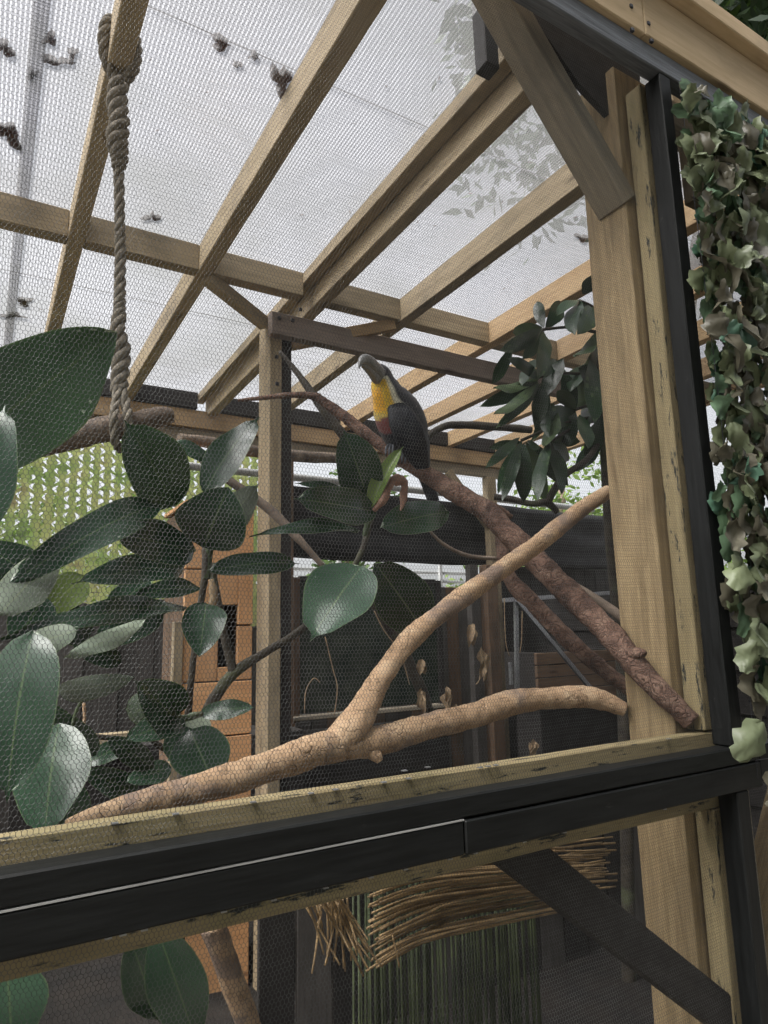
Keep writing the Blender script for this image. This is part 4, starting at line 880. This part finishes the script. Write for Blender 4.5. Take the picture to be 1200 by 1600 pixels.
def camo_left(z): return 1.585 + .012 * math.sin(z * 9) + (.05 if z < 1.6 else 0)
spots = []
z = 3.02
while z > 1.22:
    x = 1.562 + random.uniform(0, .02); xm = 1.66 + (z - 1.25) * .245
    while x < xm:
        if not (z < 1.42 and x < 1.74 + (1.42 - z) * .2 and random.random() < .5): spots.append((x + random.uniform(-.010, .010), z + random.uniform(-.018, .018)))
        x += .044
    z -= .047
random.shuffle(spots)
for i, (x, z) in enumerate(spots[:300]):
    me = cl[(int((noise.noise(Vector((x * 5, z * 5, 2))) * .5 + .5) * 5.99 + random.choice((0, 0, 1))) % 6) + 6 * random.randrange(10)]
    o = bpy.data.objects.new('cloth_leaf', me); s = random.uniform(.50, .80)
    m = Matrix.Translation((x, .972 - random.uniform(0, .045), z)) @ Matrix.Rotation(random.uniform(-.9, .9), 4, 'Y') @ Matrix.Rotation(random.uniform(-.8, .8), 4, 'Z') @ Matrix.Rotation(random.uniform(-.5, .35), 4, 'X') @ Matrix.Scale(s, 4)
    link(o, CN, m)
V = []; Fc = []                                    # the under layer of cloth scraps that nobody could count
for k in range(1100):
    me = random.choice(variants); b0 = len(V); s = random.uniform(.42, .7); z = random.uniform(1.36, 3.05)
    m = Matrix.Translation((random.uniform(1.565, 2.27) + (.02 if z < 1.6 else 0), .992 - random.uniform(0, .03), z)) @ Matrix.Rotation(random.uniform(-1.2, 1.2), 4, 'Y') @ Matrix.Scale(s, 4) @ Matrix.Diagonal((1, .45, 1, 1))
    V += [m @ v.co for v in me.vertices]; Fc += [tuple(b0 + i for i in f.vertices) for f in me.polygons]
fmi = [int(i // 48) % 6 for i in range(len(Fc))]
tag(meshobj('under_scraps', local(V, CN.location), Fc, None, CN, Matrix.Translation(CN.location), True, CAMO, fmi), kind='stuff')
# the net cords behind the cloth
V = []; Fc = []
def cord(a, b_):
    v, f = tubegeo(spline([(Vector(a), .0011), ((Vector(a) + Vector(b_)) * .5 + Vector((0, -.01, -.004)), .0011), (Vector(b_), .0011)], 3), 4)
    Fc.extend(tuple(len(V) + i for i in ff) for ff in f); V.extend(v)
for k in range(12): cord((1.58 + k * .06, .985, 3.05), (1.57 + k * .06, .98, 1.2))
for k in range(28): cord((1.575, .985, 3.02 - k * .066), (2.26, .985, 3.02 - k * .066))
meshobj('net_cords', local(V, CN.location), Fc, M['steel'], CN, Matrix.Translation(CN.location))

# ------------------------------------------------------------------ dead leaves on the roof
def deadleaf(px, py, s, label, ang):
    p = PZ(px, py, 3.334); r = rad(s * 3.1, p); V = [Vector((0, 0, .003))]; n = 18; ph = random.random() * 9
    for k in range(n):
        a = 2 * math.pi * k / n; rr = r * (.62 + .38 * math.sin(a * 2.5 + ph) * (1 if k % 2 else .55) + random.uniform(-.12, .12)); V.append(Vector((math.cos(a) * rr * 1.5, math.sin(a) * rr * .95, random.uniform(0, .010))))
    V = [v * .9 for v in V]; V2 = V + [v + Vector((0, 0, .0012)) for v in V]; Fc = []
    for k in range(n):
        k2 = 1 + (k + 1) % n; Fc.append((0, k2, 1 + k)); Fc.append((n + 1, n + 2 + k, n + 1 + k2)); Fc.append((1 + k, k2, n + 1 + k2, n + 2 + k))
    o = meshobj('dead_leaf', V2, Fc, M['deadleaf'], None, Matrix.Translation(p) @ Matrix.Rotation(ang, 4, 'Z'))
    return tag(o, label, 'dead leaf', 'dead leaves lying on the roof')
for i, (x, y, s, lab) in enumerate([(440, 130, 19, 'largest dead brown leaf on the roof, right of the rope beside the second rafter'), (347, 70, 14, 'dark dead leaf near the top centre of the roof'), (14, 212, 20, 'brown dead leaf on the roof at the left edge below the seam'), (90, 97, 13, 'dark torn dead leaf on the roof left of the rope loop'), (78, 62, 10, 'small dead leaf highest on the roof left of the rope'), (112, 87, 9, 'narrow dead leaf right beside the rope loop'), (50, 118, 9, 'thin dead leaf lying slanted on the roof at left'), (6, 78, 15, 'brown dead leaf cut off by the left edge near the top'), (236, 340, 11, 'brown dead leaf on the roof above the crossing nogging'), (38, 473, 12, 'dark dead leaf on the roof above the big left leaf'), (18, 494, 12, 'flat dead leaf on the roof at the far left edge'), (396, 89, 8, 'small dead leaf left of the largest brown one'), (370, 102, 7, 'small dead scrap under the dark leaf at top centre'), (908, 372, 9, 'small dark dead leaf on the roof beside the corner post')]):
    deadleaf(x, y, s, lab, random.uniform(0, 6))
V = []; Fc = []
for k in range(240):
    x = random.uniform(-.6, 4.2); y = random.uniform(1.2, 4.7); r = random.uniform(.002, .007); z = 3.337
    b0 = len(V); a0 = random.uniform(0, 6)
    for j in range(4): V.append((x + math.cos(a0 + j * 1.57) * r * (2 if j % 2 else .7), y + math.sin(a0 + j * 1.57) * r * (2 if j % 2 else .7), z + .001 * j))
    V.append((x, y, z + .006))
    Fc += [(b0, b0 + 1, b0 + 4), (b0 + 1, b0 + 2, b0 + 4), (b0 + 2, b0 + 3, b0 + 4), (b0 + 3, b0, b0 + 4), (b0, b0 + 3, b0 + 2, b0 + 1)]
tag(meshobj('roof_debris', V, Fc, M['deadleaf']), 'tiny dark leaf crumbs scattered over the translucent roof', 'debris', kind='stuff')

# ------------------------------------------------------------------ trees outside
def tree(label, base, top, crowns, nleaf, size, mat, group='trees around the aviary'):
    T = empty('tree', base, label, 'tree', group); base = Vector(base); rs = random.Random(nleaf)
    path = [(base, .16), (base.lerp(Vector(top), .5) + Vector((.1, .05, 0)), .12), (Vector(top), .05)]
    tube('trunk', path, M['bark_grey'], T, 5, 9, .1, 3, 4)
    for c_, r in crowns[:6]: tube('limb', [(base.lerp(Vector(top), .55), .06), ((base.lerp(Vector(top), .7) + Vector(c_)) * .5, .045), (Vector(c_), .015)], M['bark_grey'], T, 4, 7, .1, 3, 6)
    V = []; Fc = []; tot = sum(r ** 2 for _, r in crowns)
    for c_, r in crowns:
        c_ = Vector(c_); k = int(nleaf * r ** 2 / tot); cl_ = [c_ + Vector((rs.gauss(0, .5), rs.gauss(0, .5), rs.gauss(0, .38))) * r for _ in range(max(6, k // 22))]
        for i in range(k):
            p = rs.choice(cl_) + Vector((rs.gauss(0, .16), rs.gauss(0, .16), rs.gauss(0, .12))) * r
            d = Vector((rs.gauss(0, 1), rs.gauss(0, 1), rs.gauss(-.3, .7))).normalized(); s = d.cross(Vector((rs.gauss(0, 1), rs.gauss(0, 1), rs.gauss(0, 1)))).normalized(); l = size * rs.uniform(.7, 1.4)
            b0 = len(V); V += [p, p + d * l * .5 + s * l * .24, p + d * l, p + d * l * .5 - s * l * .24]; Fc.append((b0, b0 + 1, b0 + 2, b0 + 3))
    meshobj('crown', local(V, base), Fc, M[mat], T, Matrix.Translation(base))
tree('leafy green tree filling the gap beside the corner post at the back right', (7.2, 7.2, 0), (7.2, 7.0, 3.6), [((6.6, 6.4, 2.9), .9), ((7.6, 6.6, 3.4), 1.0), ((7.4, 6.0, 2.2), .9), ((6.3, 6.9, 2.2), .8), ((8.2, 7.0, 2.6), 1.0)], 5200, .11, 'fol_light')
tree('dark tree overhanging the right side of the roof', (4.9, 3.4, 0), (4.2, 3.0, 5.6), [((3.0, 2.4, 5.2), .8), ((2.5, 1.7, 5.0), .7), ((3.6, 1.6, 5.1), .9), ((4.2, 2.6, 5.4), 1.0), ((1.9, 2.0, 5.4), .5), ((3.6, 3.4, 5.6), .8), ((2.9, 1.0, 4.6), .5), ((3.5, .9, 4.4), .6)], 5200, .13, 'fol_dark')
tree('yellow green tree behind the leaf net at the back left', (-.3, 8.4, 0), (-.2, 8.2, 3.6), [((-.2, 7.9, 2.9), .9), ((.8, 8.0, 2.4), .9), ((-1.2, 8.1, 2.2), .9), ((.2, 7.8, 1.7), .8), ((1.5, 8.4, 1.9), .7)], 3200, .12, 'fol_light')
tree('slim tree behind the dark shed window at the back centre', (4.4, 8.6, 0), (4.4, 8.6, 3.4), [((4.4, 8.4, 2.5), .6), ((4.9, 8.6, 3.0), .6), ((4.6, 8.2, 3.5), .5)], 1600, .11, 'fol')

def shade_hedge():  # out of view, added to keep light off the aviary front
    T = empty('shade_hedge', (1, -2.3, 0), 'tall unseen added hedge across the path behind the viewer', 'shade_hedge'); base = Vector((1, -2.3, 0)); rs = random.Random(3)
    V = []; Fc = []
    for i in range(13):
        x = -5 + i; tube('stem', [(Vector((x, -2.3, 0)), .05), (Vector((x + .1, -2.35, 1.8)), .04), (Vector((x, -2.3, 3.4)), .015)], M['bark_grey'], T, 3, 7)
    for i in range(9000):
        p = Vector((rs.uniform(-5.5, 8), -2.3 + rs.gauss(0, .28), rs.uniform(0, 3.9))); d = Vector((rs.gauss(0, 1), rs.gauss(0, 1), rs.gauss(0, 1))).normalized(); s_ = d.cross(Vector((rs.gauss(0, 1), rs.gauss(0, 1), rs.gauss(0, 1)))).normalized(); l = rs.uniform(.13, .26)
        b0 = len(V); V += [p, p + d * l * .5 + s_ * l * .3, p + d * l, p + d * l * .5 - s_ * l * .3]; Fc.append((b0, b0 + 1, b0 + 2, b0 + 3))
    meshobj('foliage', local(V, base), Fc, M['fol_dark'], T, Matrix.Translation(base))
shade_hedge()
tree('broad dark tree added behind the viewer to shade the front, its leaves at the top right corner', (4.2, -3.2, 0), (3.0, -1.6, 5.2), [((-2, -2.6, 5.4), 1.3), ((0.2, -2.2, 5.2), 1.3), ((1.4, -1.8, 5.2), 1.1), ((.8, -2.6, 5.6), 1.5), ((4.9, 2.4, 6.4), .9), ((5.2, 2.0, 5.9), .7)], 10000, .26, 'fol_dark')  # rear crowns are unseen, added to block light on the front
tree('bright green leafy branch end above the capping board at the top right corner', (7.5, 1.4, 0), (6.0, 1.6, 5.6), [((3.7, 1.7, 5.15), .55), ((4.3, 1.9, 5.5), .6), ((5.1, 1.8, 5.9), .7)], 1500, .16, 'fol')
